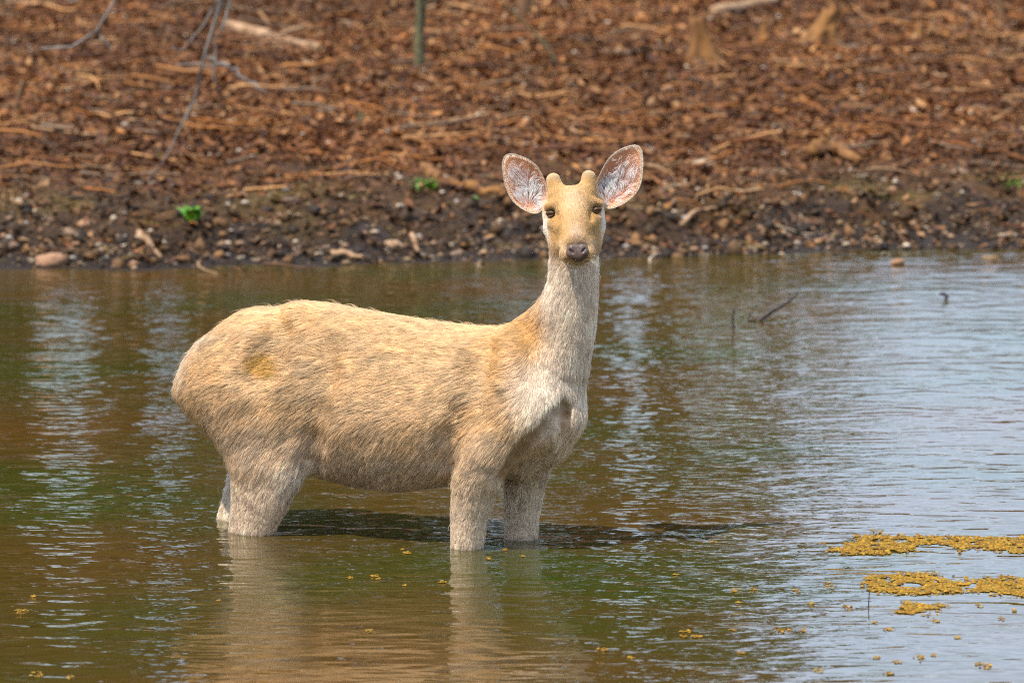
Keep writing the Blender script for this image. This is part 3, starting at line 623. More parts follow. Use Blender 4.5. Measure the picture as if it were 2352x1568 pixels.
# head frame: x to the picture's right, y towards the camera, z up, rolled a little
HC = P(1318, 490, -.035); HW = DO+DF*HC[0]+DL*HC[1]+np.array([0, 0, HC[2]])
ROLL = math.radians(4.5); _t = .115; HX, HY, HZ = np.array([1.0, 0, 0]), np.array([0, -math.cos(_t), math.sin(_t)]), np.array([0, math.sin(_t), math.cos(_t)])
def head_w(x, y, z):
    """head coordinates (metres) to world"""
    x2, z2 = x*math.cos(ROLL)-z*math.sin(ROLL), x*math.sin(ROLL)+z*math.cos(ROLL); return HW+x2*HX+y*HY+z2*HZ
def Hd(x, y, z): return to_local(head_w(x, y, z))
def crop(cx, cy, y, roll=False):
    """picture detail coordinates (head close-up) to world at head depth y"""
    return HW+HX*(cx-965)*.000313+HY*y+HZ*((850-cy)*.000313+.003)

hl, hh = HC-np.array([.17, .20, .22]), HC+np.array([.17, .20, .17])
def axis(lo, hi, f0, f1, fine, coarse): return np.r_[np.arange(lo, f0, coarse), np.arange(f0, f1, fine), np.arange(f1, hi, coarse)]
grid = Grid([axis(-.84, .84, hl[0], hh[0], .0042, .0105), axis(-.34, .34, max(hl[1], -.33), min(hh[1], .33), .0042, .0105), axis(-.40, hh[2]+.01, hl[2], hh[2], .0042, .0105)])

def torso(g):
    S = [(420, 862, 908, .040), (432, 820, 940, .085), (460, 784, 972, .125), (510, 750, 1008, .16), (570, 730, 1032, .18), (630, 708, 1048, .19), (690, 692, 1072, .19), (760, 699, 1098, .195), (840, 714, 1118, .21), (920, 728, 1126, .218),
         (1000, 741, 1116, .215), (1080, 750, 1104, .205), (1150, 752, 1092, .185), (1210, 752, 1076, .165), (1260, 790, 1052, .14), (1295, 850, 1015, .10), (1318, 905, 975, .05)]
    u, zt, zb, b = [], [], [], []
    for px, t, bt, w in S:
        p0, p1 = P(px, t, 0), P(px, bt, 0); u.append((p0[0]+p1[0])/2); zt.append(p0[2]); zb.append(p1[2]); b.append(w)
    u = np.array(u); uu = np.linspace(u[0], u[-1], 260)
    def sm(y):
        y = np.interp(uu, u, y); k = np.hanning(15); k /= k.sum(); yp = np.pad(y, 7, mode='edge'); return np.convolve(yp, k, 'valid')
    zt, zb, b = sm(zt), sm(zb), sm(b)
    sl, (X, Y, Z) = g.box([u[0]-.12, -.33, -.1], [u[-1]+.12, .33, 1.05])
    x1 = X[:, 0, 0]; T, B_, W = [np.interp(x1, uu, q)[:, None, None] for q in (zt, zb, b)]; zc = B_+(T-B_)*.46; a = np.where(Z > zc, T-zc, zc-B_); f = (Z-zc)/a
    wv = W*(1-.16*np.clip(f, 0, 1)); kk = np.sqrt(f*f+(np.abs(Y)/wv)**2.0); d = (kk-1)*np.minimum(a, wv)
    ex = np.maximum(np.maximum(u[0]-X, X-u[-1]), 0); d = np.where(ex > 0, np.sqrt(np.maximum(d, 0)**2+ex**2), d); g.D[sl] = np.minimum(g.D[sl], d.astype(np.float32))
torso(grid)
g = grid
# hindquarters
g.cone(P(610, 820, -.07), P(560, 905, -.085), .12, .12, .05)
g.cone(P(600, 800, .06), P(560, 900, .08), .13, .12, .06)
NH = [P(552, 885, -.09), P(584, 985, -.115), P(597, 1060, -.125), P(594, 1130, -.125), P(581, 1200, -.122), P(566, 1270, -.12), P(572, 1340, -.12), P(578, 1440, -.12)]
g.chain(NH, [.150, .138, .112, .086, .062, .042, .028, .026], .05, (1, 1.45, 1))
g.chain([P(660, 940, -.105), P(668, 1020, -.125), P(650, 1085, -.127), P(618, 1155, -.125), P(590, 1215, -.122)], [.095, .080, .070, .060, .048], .04, (1, 1.4, 1))
g.chain([P(560, 1100, -.125), P(542, 1180, -.12), P(534, 1225, -.12), P(530, 1262, -.12)], [.034, .017, .014, .022], .018)
FH = [P(600, 880, .09), P(640, 985, .115), P(622, 1070, .125), P(580, 1150, .125), P(550, 1215, .12), P(536, 1262, .12), P(541, 1325, .12), P(545, 1425, .12)]
g.chain(FH, [.14, .125, .104, .080, .062, .044, .028, .026], .05, (1, 1.45, 1))
g.chain([P(545, 1100, .125), P(512, 1175, .12), P(502, 1215, .12), P(500, 1250, .12)], [.030, .015, .013, .022], .018)
# tail pressed to the rump
g.chain([P(456, 850, .0), P(438, 892, -.01), P(440, 930, -.01)], [.034, .032, .014], .05)
# neck, blended into the withers and breast
g.chain([P(1235, 905, 0), P(1280, 832, -.0), P(1305, 755, -.012), P(1315, 680, -.022), P(1318, 600, -.03), P(1318, 530, .0)], [.145, .108, .089, .083, .080, .074], .075, (1, 1.05, 1))
g.cone(P(1205, 800, 0), P(1290, 700, -.015), .075, .060, .05)
# shoulders and forelegs
g.cone(P(1195, 845, -.07), P(1215, 955, -.105), .10, .105, .05)
g.cone(P(1195, 845, .07), P(1255, 955, .105), .10, .10, .05)
NF = [P(1215, 930, -.11), P(1125, 1035, -.140), P(1092, 1110, -.14), P(1078, 1180, -.135), P(1072, 1262, -.13), P(1071, 1330, -.13), P(1074, 1450, -.13)]
g.chain(NF, [.090, .092, .076, .062, .053, .042, .026], .030, (1, 1.15, 1))
FF = [P(1265, 950, .10), P(1222, 1040, .125), P(1205, 1110, .125), P(1198, 1180, .12), P(1196, 1262, .12), P(1196, 1330, .12), P(1199, 1450, .12)]
g.chain(FF, [.085, .076, .067, .060, .053, .042, .026], .028, (1, 1.15, 1))
# breast: keel between the legs, and the two pads at its front
g.chain([P(1205, 1040, 0), P(1262, 1005, 0), P(1292, 950, -.0)], [.085, .078, .075], .03)
g.cone(P(1296, 935, .055), P(1285, 990, .05), .058, .05, .022)
# folds: shoulder against breast, flank, haunch hollow, ribs
g.groove([(1152, 1090), (1180, 1052), (1220, 1004), (1262, 962), (1288, 936)], .034, .014, .020)
g.groove([(1298, 952), (1297, 975), (1288, 1002)], .016, .016, .006)
g.groove([(722, 1058), (724, 1010), (728, 950)], .022, .05, -.010)
g.cone(P(690, 735, -.06), P(715, 760, -.075), .030, .028, .05)
g.groove([(650, 760), (620, 790), (560, 840)], .03, .06, -.043)
g.groove([(760, 800), (752, 860), (738, 930)], .03, .07, -.032)
g.groove([(1120, 800), (1100, 860), (1075, 930)], .03, .06, -.034)
g.groove([(585, 865), (620, 830), (645, 814)], .035, .06, -.042)
g.groove([(1022, 1055), (1034, 1000), (1055, 955)], .018, .06, -.010)
# hooves down on the pond bed
for q in (NH, FH, NF, FF): g.cone(q[-1]-[0, 0, .02], q[-1]+[.03, 0, -.06], .03, .036, .02)
# ---- head
hc = lambda a, b, ra, rb, k=.02, **kw: g.cone(Hd(*a), Hd(*b), ra, rb, k, **kw)
hb = lambda a, r, k=.02, **kw: g.cone(Hd(*a), Hd(a[0]+.0005, a[1], a[2]), r, r, k, **kw)
hc((-.030, -.040, .016), (.030, -.040, .016), .064, .064, .03)                     # brain case
hc((-.030, -.004, .058), (.030, -.004, .058), .030, .030, .03)                     # forehead
hc((0, .01, .015), (0, .100, -.092), .060, .040, .03)                              # face
hc((0, .03, .004), (0, .118, -.088), .032, .026, .02)                              # bridge of the nose
for s in (-1, 1):
    hc((s*.036, -.02, -.030), (s*.030, .06, -.100), .050, .032, .03)               # cheeks and jaws
    hc((s*.022, .098, -.110), (s*.029, .106, -.132), .030, .029, .015)             # upper lip pads
    hc((s*.042, .026, .034), (s*.082, .010, .025), .013, .0135, .016)               # brow ridge
    hc((s*.066, .014, -.022), (s*.044, .055, -.046), .022, .020, .02)              # ridge below the eye
    hb((s*.077, .030, .005), .0175, .008, cut=True)                                # eye socket
    hc((s*.056, .050, -.004), (s*.046, .066, -.036), .0095, .006, .010, cut=True)   # gland crease before the eye
    hc((s*.050, -.080, .025), (s*.084, -.105, .045), .032, .020, .03)              # ear roots
    hc((s*.060, -.055, -.03), (s*.076, -.080, .02), .032, .026, .03)
    hc((s*.050, -.045, -.055), (s*.044, .015, -.105), .042, .034, .03)             # jaw angle
    hc((s*.050, -.015, .070), (s*.058, -.022, .115), .027, .0225, .02)             # antler buds in velvet
hc((0, .055, -.120), (0, .112, -.152), .040, .020, .02)                            # lower jaw, chin
for s in (-1, 1): hc((s*.046, .112, -.146), (0, .140, -.1545), .0028, .0028, .005, cut=True)   # mouth line
BV, BQ = g.mesh()
for _ in range(2):                                                                  # light relax
    e = np.concatenate([BQ[:, [0, 1]], BQ[:, [1, 2]], BQ[:, [2, 3]], BQ[:, [3, 0]]]); e = np.concatenate([e, e[:, ::-1]])
    c = np.bincount(e[:, 0], minlength=len(BV))[:, None]; avg = np.stack([np.bincount(e[:, 0], BV[e[:, 1], k], len(BV)) for k in range(3)], 1)/np.maximum(c, 1)
    BV = BV+(avg-BV)*.5
print('deer body', len(BV), len(BQ))

# ---- coat colours and hair flow, both fixed to the body
def headcoords(p):
    """local deer coordinates to head coordinates"""
    w = DO+p[:, :1]*DF+p[:, 1:2]*DL; w = np.concatenate([w[:, :2], p[:, 2:3]], 1)-HW; x, y, z = w@HX, w@HY, w@HZ
    c, s = math.cos(ROLL), math.sin(ROLL); return np.stack([x*c+z*s, y, -x*s+z*c], 1)
Zn = P(1318, 600, 0)[2]
def head_weight(p):
    h = headcoords(p); near = sstep(.30, .22, np.linalg.norm(h*np.array([1, .8, 1]), axis=1))
    under = sstep(-.16, -.06, h[:, 2]+.9*h[:, 1])                    # face plane and crown, not the throat
    return near*under*sstep(-.19, -.16, h[:, 2])
def gauss(p, c, r): return np.exp(-((p-np.asarray(c))**2/np.asarray(r, float)**2).sum(1))
TAN, GOLD, GREY, WHITE, OCHRE, BROWN, FACE = [np.array(c) for c in [(.67, .435, .215), (.65, .37, .125), (.75, .58, .41), (.86, .78, .65), (.52, .26, .035), (.38, .21, .085), (.53, .295, .105)]]
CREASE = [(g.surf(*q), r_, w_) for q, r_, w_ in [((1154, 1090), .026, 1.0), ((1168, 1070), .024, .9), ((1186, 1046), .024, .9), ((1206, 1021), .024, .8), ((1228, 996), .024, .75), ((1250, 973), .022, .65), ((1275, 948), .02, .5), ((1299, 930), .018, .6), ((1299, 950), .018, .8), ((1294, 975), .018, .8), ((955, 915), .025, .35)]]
def coat(p):
    n = len(p); z = p[:, 2]; c = np.tile(TAN, (n, 1))
    def mixin(col, w):
        nonlocal c
        w = np.clip(w, 0, 1)[:, None]; c = c*(1-w)+np.asarray(col)*w
    nz = fbm(p*np.array([5, 8, 9]), 61, 3)
    mixin(GOLD, .45*sstep(.45, .75, z)+.25*nz)
    mixin(GREY, .85*sstep(.48, .12, z+.07*nz))
    mixin(WHITE, .5*gauss(p, P(700, 1085, -.10), (.07, .16, .06)))
    mixin(WHITE, .55*gauss(p, P(540, 1120, .1), (.06, .12, .12)))
    neck = sstep(P(0+1200, 0+800, 0)[0], P(1275, 800, 0)[0], p[:, 0])*sstep(P(1300, 1080, 0)[2], P(1300, 900, 0)[2], z)
    mixin((.80, .65, .485), .9*neck)
    mixin((.60, .30, .07), .85*gauss(p, P(1232, 760, -.04), (.06, .14, .09))+.35*gauss(p, P(1180, 790, -.1), (.10, .12, .09)))
    back = neck*sstep(P(1275, 700, 0)[0], P(1252, 700, 0)[0], p[:, 0])*sstep(.62, .7, z); mixin((.55, .30, .10), .7*back)
    mixin(OCHRE, .85*sstep(.25, .75, gauss(p, P(612, 838, -.2), (.060, .14, .046))*(1+.8*nz)))
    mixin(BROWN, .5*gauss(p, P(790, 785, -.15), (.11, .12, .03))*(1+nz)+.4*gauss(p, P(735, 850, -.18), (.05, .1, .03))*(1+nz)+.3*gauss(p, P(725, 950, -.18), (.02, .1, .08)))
    mixin(WHITE, .35*sstep(P(505, 800, 0)[0], P(425, 800, 0)[0], p[:, 0]-.25*(z-P(430, 820, 0)[2])+.03*nz)*sstep(P(430, 915, 0)[2], P(430, 840, 0)[2], z)); mixin(BROWN, .75*gauss(p, P(424, 920, 0), (.04, .1, .05)))
    
    mixin((.20, .13, .07), .55*sstep(.022, .0, z))                                   # wet hair at the waterline
    for q_, r_, w_ in CREASE: mixin(BROWN, w_*gauss(p, q_, (r_, r_*1.2, r_)))  # shade of the breast folds painted into the coat as brown
    h = headcoords(p); hw = head_weight(p)
    f = np.tile(FACE, (n, 1)); 
    def fm(col, w):
        nonlocal f
        w = np.clip(w, 0, 1)[:, None]; f = f*(1-w)+np.asarray(col)*w
    ax = np.abs(h[:, 0])
    fm((.70, .52, .32), .7*gauss(h, (0, .03, .03), (.035, .08, .06)))               # pale forehead
    fm((.50, .38, .30), .85*gauss(h, (0, .11, -.085), (.020, .05, .045)))           # greyish bridge
    fm((.42, .22, .07), .55*np.exp(-((ax-.055)/.02)**2-((h[:, 2]+.012)/.018)**2))   # tear line
    fm((.36, .19, .06), .8*np.exp(-((ax-.072)/.022)**2-((h[:, 2]-.006)/.014)**2))
    fm((.50, .36, .20), .8*sstep(.10, .13, h[:, 2])); fm((.62, .47, .31), .8*sstep(.074, .092, ax)*sstep(.02, -.03, h[:, 1]))                                           # velvet buds, ear roots
    fm((.34, .18, .05), .6*np.exp(-((ax-.060)/.018)**2-((h[:, 2]+.055)/.035)**2)+.35*np.exp(-((ax-.05)/.02)**2-((h[:, 2]-.055)/.02)**2))
    fm((.60, .44, .27), .6*np.exp(-((ax-.045)/.02)**2-((h[:, 2]+.115)/.02)**2))
    fm((.22, .17, .06), .85*gauss(h, (0, .125, -.170), (.035, .05, .012)))            # stained chin
    fm(WHITE, .6*sstep(.075, .095, ax)*sstep(.03, -.03, h[:, 2]))
    c = c*(1-hw[:, None])+f*hw[:, None]
    return c*(1+.10*nz[:, None])
def flow(p, nrm):
    """direction the hair lies, before projecting on the skin"""
    z = p[:, 2]; low = sstep(.62, .18, z); n = len(p)
    d = np.stack([-1+.45*low, 0*z, -.22-.85*low], 1)
    leg = sstep(.32, .05, z); d = d*(1-leg[:, None])+np.array([-.15, 0, -1.0])*leg[:, None]
    neck = sstep(P(1210, 800, 0)[0], P(1275, 800, 0)[0], p[:, 0])*sstep(.30, .42, z); d = d*(1-neck[:, None])+np.array([-.18, 0, -1.0])*neck[:, None]
    rump = sstep(P(520, 800, 0)[0], P(440, 800, 0)[0], p[:, 0])*sstep(.2, .35, z); d = d*(1-rump[:, None])+np.array([-.7, 0, -.8])*rump[:, None]
    h = headcoords(p); hw = head_weight(p); hd = unit(h-np.array([0, .20, -.17])); hd[:, 0] *= 1.3
    hdw = hd[:, :1]*HX+hd[:, 1:2]*HY+hd[:, 2:]*HZ; hl_ = np.stack([hdw@DF, hdw@DL, hdw[:, 2]], 1); d = d*(1-hw[:, None])+hl_*hw[:, None]
    q = p*np.array([9, 9, 11]); d = d+.30*(1-hw[:, None]*.8)*np.stack([fbm(q, 71, 2), fbm(q, 72, 2), fbm(q, 73, 2)], 1)
    tous = (gauss(p, P(760, 810, -.18), (.13, .14, .07)))[:, None]; q2 = p*np.array([16, 16, 22]); d = d+tous*1.0*np.stack([vnoise(q2, 81), vnoise(q2, 82), vnoise(q2, 83)], 1)
    return unit(d-nrm*(d*nrm).sum(1, keepdims=True))
def hair_length(p):
    z = p[:, 2]; hw = head_weight(p); h = headcoords(p)
    L = .042-.024*sstep(.34, .02, z); L = L+.012*gauss(p, P(780, 800, -.16), (.14, .14, .08))+.010*gauss(p, P(720, 1090, -.05), (.10, .2, .05))
    neck = sstep(P(1210, 800, 0)[0], P(1275, 800, 0)[0], p[:, 0])*sstep(.36, .5, z); L = L*(1-neck)+.030*neck
    L = L*(1-.9*np.clip(1.3*sum(gauss(p, q_, (r_*1.3, r_*1.3, r_*1.3)) for q_, r_, w_ in CREASE[:10]), 0, 1)); L = L*(1-hw)+.0115*hw; L = np.where((hw > .5) & (h[:, 2] > .1), .006, L)
    return L

deer = empty('deer', DO, -TH)
tag(deer, 'pale tan young deer with velvet antler buds standing in the pond, head turned', 'deer')
def mat_skin():
    m, nt, b = new_mat('coat_undercolour'); at = N(nt, 'ShaderNodeAttribute', _attribute_name='tint'); nt.links.new(at.outputs['Color'], b.inputs['Base Color'])
    b.inputs['Roughness'].default_value = .9; b.inputs['Specular IOR Level'].default_value = .1; return m
def mat_fur(name, mult=1.0):
    m = bpy.data.materials.new(name); m.use_nodes = True; nt = m.node_tree; nt.nodes.clear(); L = nt.links
    at = N(nt, 'ShaderNodeAttribute', _attribute_name='tint'); out = N(nt, 'ShaderNodeOutputMaterial')
    hb_ = N(nt, 'ShaderNodeBsdfHairPrincipled'); hb_.parametrization = 'COLOR'
    L.new(at.outputs['Color'], hb_.inputs['Color']); hb_.inputs['Roughness'].default_value = .45; hb_.inputs['Radial Roughness'].default_value = .7
    pass
    df = N(nt, 'ShaderNodeBsdfDiffuse'); L.new(at.outputs['Color'], df.inputs['Color']); mx = N(nt, 'ShaderNodeMixShader'); mx.inputs[0].default_value = .65
    L.new(hb_.outputs[0], mx.inputs[1]); L.new(df.outputs[0], mx.inputs[2]); L.new(mx.outputs[0], out.inputs[0]); return m
M['skin'] = mat_skin(); M['fur'] = mat_fur('fur')
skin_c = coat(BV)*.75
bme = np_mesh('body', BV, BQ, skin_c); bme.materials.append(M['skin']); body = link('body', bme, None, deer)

def make_curves(name, pts, radius, tint, mat, parent):
    """pts (n,k,3), radius (n,k), tint (n,3)"""
    n, k = pts.shape[:2]; cu = bpy.data.hair_curves.new(name); cu.add_curves([k]*n)
    cu.attributes['position'].data.foreach_set('vector', pts.astype(np.float32).ravel())
    r = cu.attributes.get('radius') or cu.attributes.new('radius', 'FLOAT', 'POINT'); r.data.foreach_set('value', radius.astype(np.float32).ravel())
    a = cu.attributes.new('tint', 'FLOAT_COLOR', 'CURVE'); c4 = np.ones((n, 4), np.float32); c4[:, :3] = tint; a.data.foreach_set('color', c4.ravel())
    cu.materials.append(mat); return link(name, cu, None, parent)
def sample_surface(V, Q, dens, rng):
    """dens(p)->hairs per m2"""
    T = np.concatenate([Q[:, [0, 1, 2]], Q[:, [0, 2, 3]]]); a, b, c = V[T[:, 0]], V[T[:, 1]], V[T[:, 2]]; cr = np.cross(b-a, c-a); A = np.linalg.norm(cr, axis=1)*.5
    cnt = rng.poisson(A*dens((a+b+c)/3)); i = np.repeat(np.arange(len(T)), cnt); r1, r2 = np.sqrt(rng.uniform(0, 1, len(i))), rng.uniform(0, 1, len(i))
    w0, w1, w2 = 1-r1, r1*(1-r2), r1*r2; return a[i]*w0[:, None]+b[i]*w1[:, None]+c[i]*w2[:, None], i, T, (w0, w1, w2)
def vert_normals(V, Q):
    fn = np.cross(V[Q[:, 2]]-V[Q[:, 0]], V[Q[:, 3]]-V[Q[:, 1]]); return unit(np.stack([sum(np.bincount(Q[:, j], fn[:, k], len(V)) for j in range(4)) for k in range(3)], 1))
rng = np.random.default_rng(21); VN = vert_normals(BV, BQ)
def dens(p): return np.where(p[:, 2] < -.03, 0, 165000+330000*head_weight(p)+30000*sstep(.2, .1, p[:, 2]))
HP, hi_, HT, hw_ = sample_surface(BV, BQ, dens, rng); HN = unit(sum(VN[HT[hi_, j]]*hw_[j][:, None] for j in range(3)))
hh_ = headcoords(HP)
ex = (np.hypot(np.abs(hh_[:, 0])-.0765, (hh_[:, 2]-.005)*1.2) < .0125) & (hh_[:, 1] > .0)          # keep the eyes clear
nosecut = ((hh_[:, 0]/.041)**2+((hh_[:, 2]+.133)/.030)**2 < 1) & (hh_[:, 1] > .09)
keep = ~(ex | nosecut); HP, HN = HP[keep], HN[keep]; n = len(HP); print('hairs', n)
FD = flow(HP, HN); LEN = hair_length(HP)*rng.uniform(.65, 1.15, n); GUARD = rng.uniform(0, 1, n) < .006; LEN = LEN*np.where(GUARD, 1.5, 1.0); hw1 = head_weight(HP)
# clumps: neighbouring hairs bend towards a shared tip
ns = int(n/34); seeds = rng.choice(n, ns, replace=False); kd = kdtree.KDTree(ns)
for i, s_ in enumerate(seeds): kd.insert(HP[s_], i)
kd.balance(); own = np.fromiter((kd.find(p)[1] for p in HP), np.int64, n); sd = seeds[own]
lift = (.20+.07*rng.normal(0, 1, n)+.35*GUARD)*(1-.35*hw1); side = np.cross(HN, FD)
D1 = unit(FD+HN*lift[:, None]+side*rng.normal(0, .06, n)[:, None]); D2 = unit(FD+HN*(lift*.25)[:, None]+side*rng.normal(0, .09, n)[:, None]-np.array([0, 0, .12]))
p1 = HP+D1*(LEN*.45)[:, None]; p2 = p1+D2*(LEN*.55)[:, None]
st = HP[sd]+D1[sd]*(LEN[sd]*.45)[:, None]+D2[sd]*(LEN[sd]*.6)[:, None]; cl = (.62*(1-.6*hw1)*rng.uniform(.3, 1, n))[:, None]; p2 = p2*(1-cl)+(st)*cl; p1 = p1*(1-cl*.35)+(.5*HP[sd]+.5*st)*cl*.35
pts = np.stack([HP-HN*.002, p1, p2], 1); rad = (.00048+.00014*rng.uniform(-1, 1, n)-.00012*hw1)[:, None]*np.array([1.0, .8, .12])
FQ = np.stack([(HP*FD).sum(1)*6, (HP*side).sum(1)*55, HP[:, 2]*8], 1)
tone = (1+(.08+.16*hw1)*rng.normal(0, 1, n))*(1+(.12-.06*hw1)*rng.normal(0, 1, ns)[own])*(1+.30*fbm(FQ, 95, 3)*(1-.5*hw1))
tint = np.clip(coat(HP)*tone[:, None], .02, .92)
make_curves('fur', pts, rad, tint, M['fur'], body)

# ---- eyes
def mat_eye():
    m, nt, b = new_mat('eye'); L = nt.links; at = N(nt, 'ShaderNodeAttribute', _attribute_name='tint'); L.new(at.outputs['Color'], b.inputs['Base Color'])
    b.inputs['Roughness'].default_value = .06; b.inputs['Coat Weight'].default_value = .4; b.inputs['Coat Roughness'].default_value = .02; return m
M['eye'] = mat_eye()
EV, EF = ico(4)
for s in (-1, 1):
    ax = unit(np.array([s*.50, .84, -.10])); ct = EV@ax; up = EV[:, 2]
    col = np.where((ct > .80)[:, None], np.array([.20, .095, .018]), np.array([.012, .008, .006])); col = np.where(((ct > .90) & (np.abs(up-ax[2]) < .30))[:, None], np.array([.004, .003, .003]), col)
    V = np.array([to_local(head_w(*(np.array([s*.0740, .0175, .0060])+v*.0124))) for v in EV]); link('eye', np_mesh('eye', V, EF, col), M['eye'], deer)
    # lids: a dark rim above and below the eye
    parts = []
    for lo, hi, sgn in ((.0, math.pi, 1), (math.pi, 2*math.pi, -1)):
        a = np.linspace(lo, hi, 9); c0 = np.array([s*.0740, .0175, .0060])+ax*.011; e1 = unit(np.cross(ax, [0, 0, 1.0])); e2 = np.cross(e1, ax)
        pp = np.array([to_local(head_w(*(c0+e1*math.cos(t)*.0135+e2*(math.sin(t)*(.0046 if sgn > 0 else .0072)-.0015)-ax*abs(math.cos(t))*.004))) for t in a]); parts.append(tube(pp, [.0014]+[.0052 if sgn > 0 else .0026]*7+[.0014], 6, .05))
    V, F = merge(parts); m_ = np_mesh('eyelid', V, F); link('eyelid', m_, M.setdefault('lid', noisy('eyelid_skin', (.03, .017, .008), (.12, .06, .025), 60, .5)), deer)

# ---- nose pad
ng = Grid([np.arange(-.05, .05, .0016), np.arange(.08, .17, .0016), np.arange(-.185, -.09, .0016)])
ng.cone((-.016, .132, -.118), (.016, .132, -.118), .0165, .0165, .01); ng.cone((-.015, .136, -.138), (.015, .136, -.138), .0185, .0185, .012); ng.cone((-.006, .136, -.152), (.006, .136, -.152), .0125, .0125, .012)
for s in (-1, 1):
    ng.cone((s*.020, .134, -.124), (s*.025, .136, -.134), .0150, .0135, .008)
for s in (-1, 1): ng.cone((s*.0165, .1545, -.1335), (s*.0245, .1500, -.1255), .0042, .0036, .004, cut=True)
ng.cone((0, .157, -.130), (0, .155, -.158), .0012, .0012, .003, cut=True)
NV, NQ = ng.mesh(); NV = NV*np.array([.98, 1, 1])+np.array([0, -.004, .004]); NC = np.ones((len(NV), 3)); nd = np.exp(-(np.hypot((np.abs(NV[:, 0])-.0210)/1.5-(NV[:, 2]+.1260)*.4, NV[:, 2]+.1260)/.0056)**2)*(NV[:, 1] > .135); NC *= (1-.93*nd)[:, None]; NV = np.array([to_local(head_w(*v)) for v in NV])  # nd paints the dark of the nostril hollows into the tint
def mat_nose():
    m, nt, b = new_mat('nose'); L = nt.links; co = N(nt, 'ShaderNodeTexCoord'); v = N(nt, 'ShaderNodeTexVoronoi', Scale=330.0); L.new(co.outputs['Object'], v.inputs['Vector'])
    n1 = N(nt, 'ShaderNodeTexNoise', Scale=40.0, Detail=4.0); L.new(co.outputs['Object'], n1.inputs['Vector']); r = ramp(nt, [(.3, (.06, .034, .025)), (.7, (.14, .085, .064))]); L.new(n1.outputs[0], r.inputs[0]); at = N(nt, 'ShaderNodeAttribute', _attribute_name='tint'); mx = N(nt, 'ShaderNodeMix', _data_type='RGBA', _blend_type='MULTIPLY'); mx.inputs[0].default_value = 1.0; L.new(r.outputs[0], mx.inputs[6]); L.new(at.outputs['Color'], mx.inputs[7]); L.new(mx.outputs[2], b.inputs['Base Color'])
    b.inputs['Roughness'].default_value = .36; b.inputs['Specular IOR Level'].default_value = .3; bp = N(nt, 'ShaderNodeBump', Strength=.5, Distance=.0012); L.new(v.outputs['Distance'], bp.inputs['Height']); L.new(bp.outputs[0], b.inputs['Normal']); return m
M['nose'] = mat_nose(); link('nose', np_mesh('nose', NV, NQ, NC), M['nose'], deer)

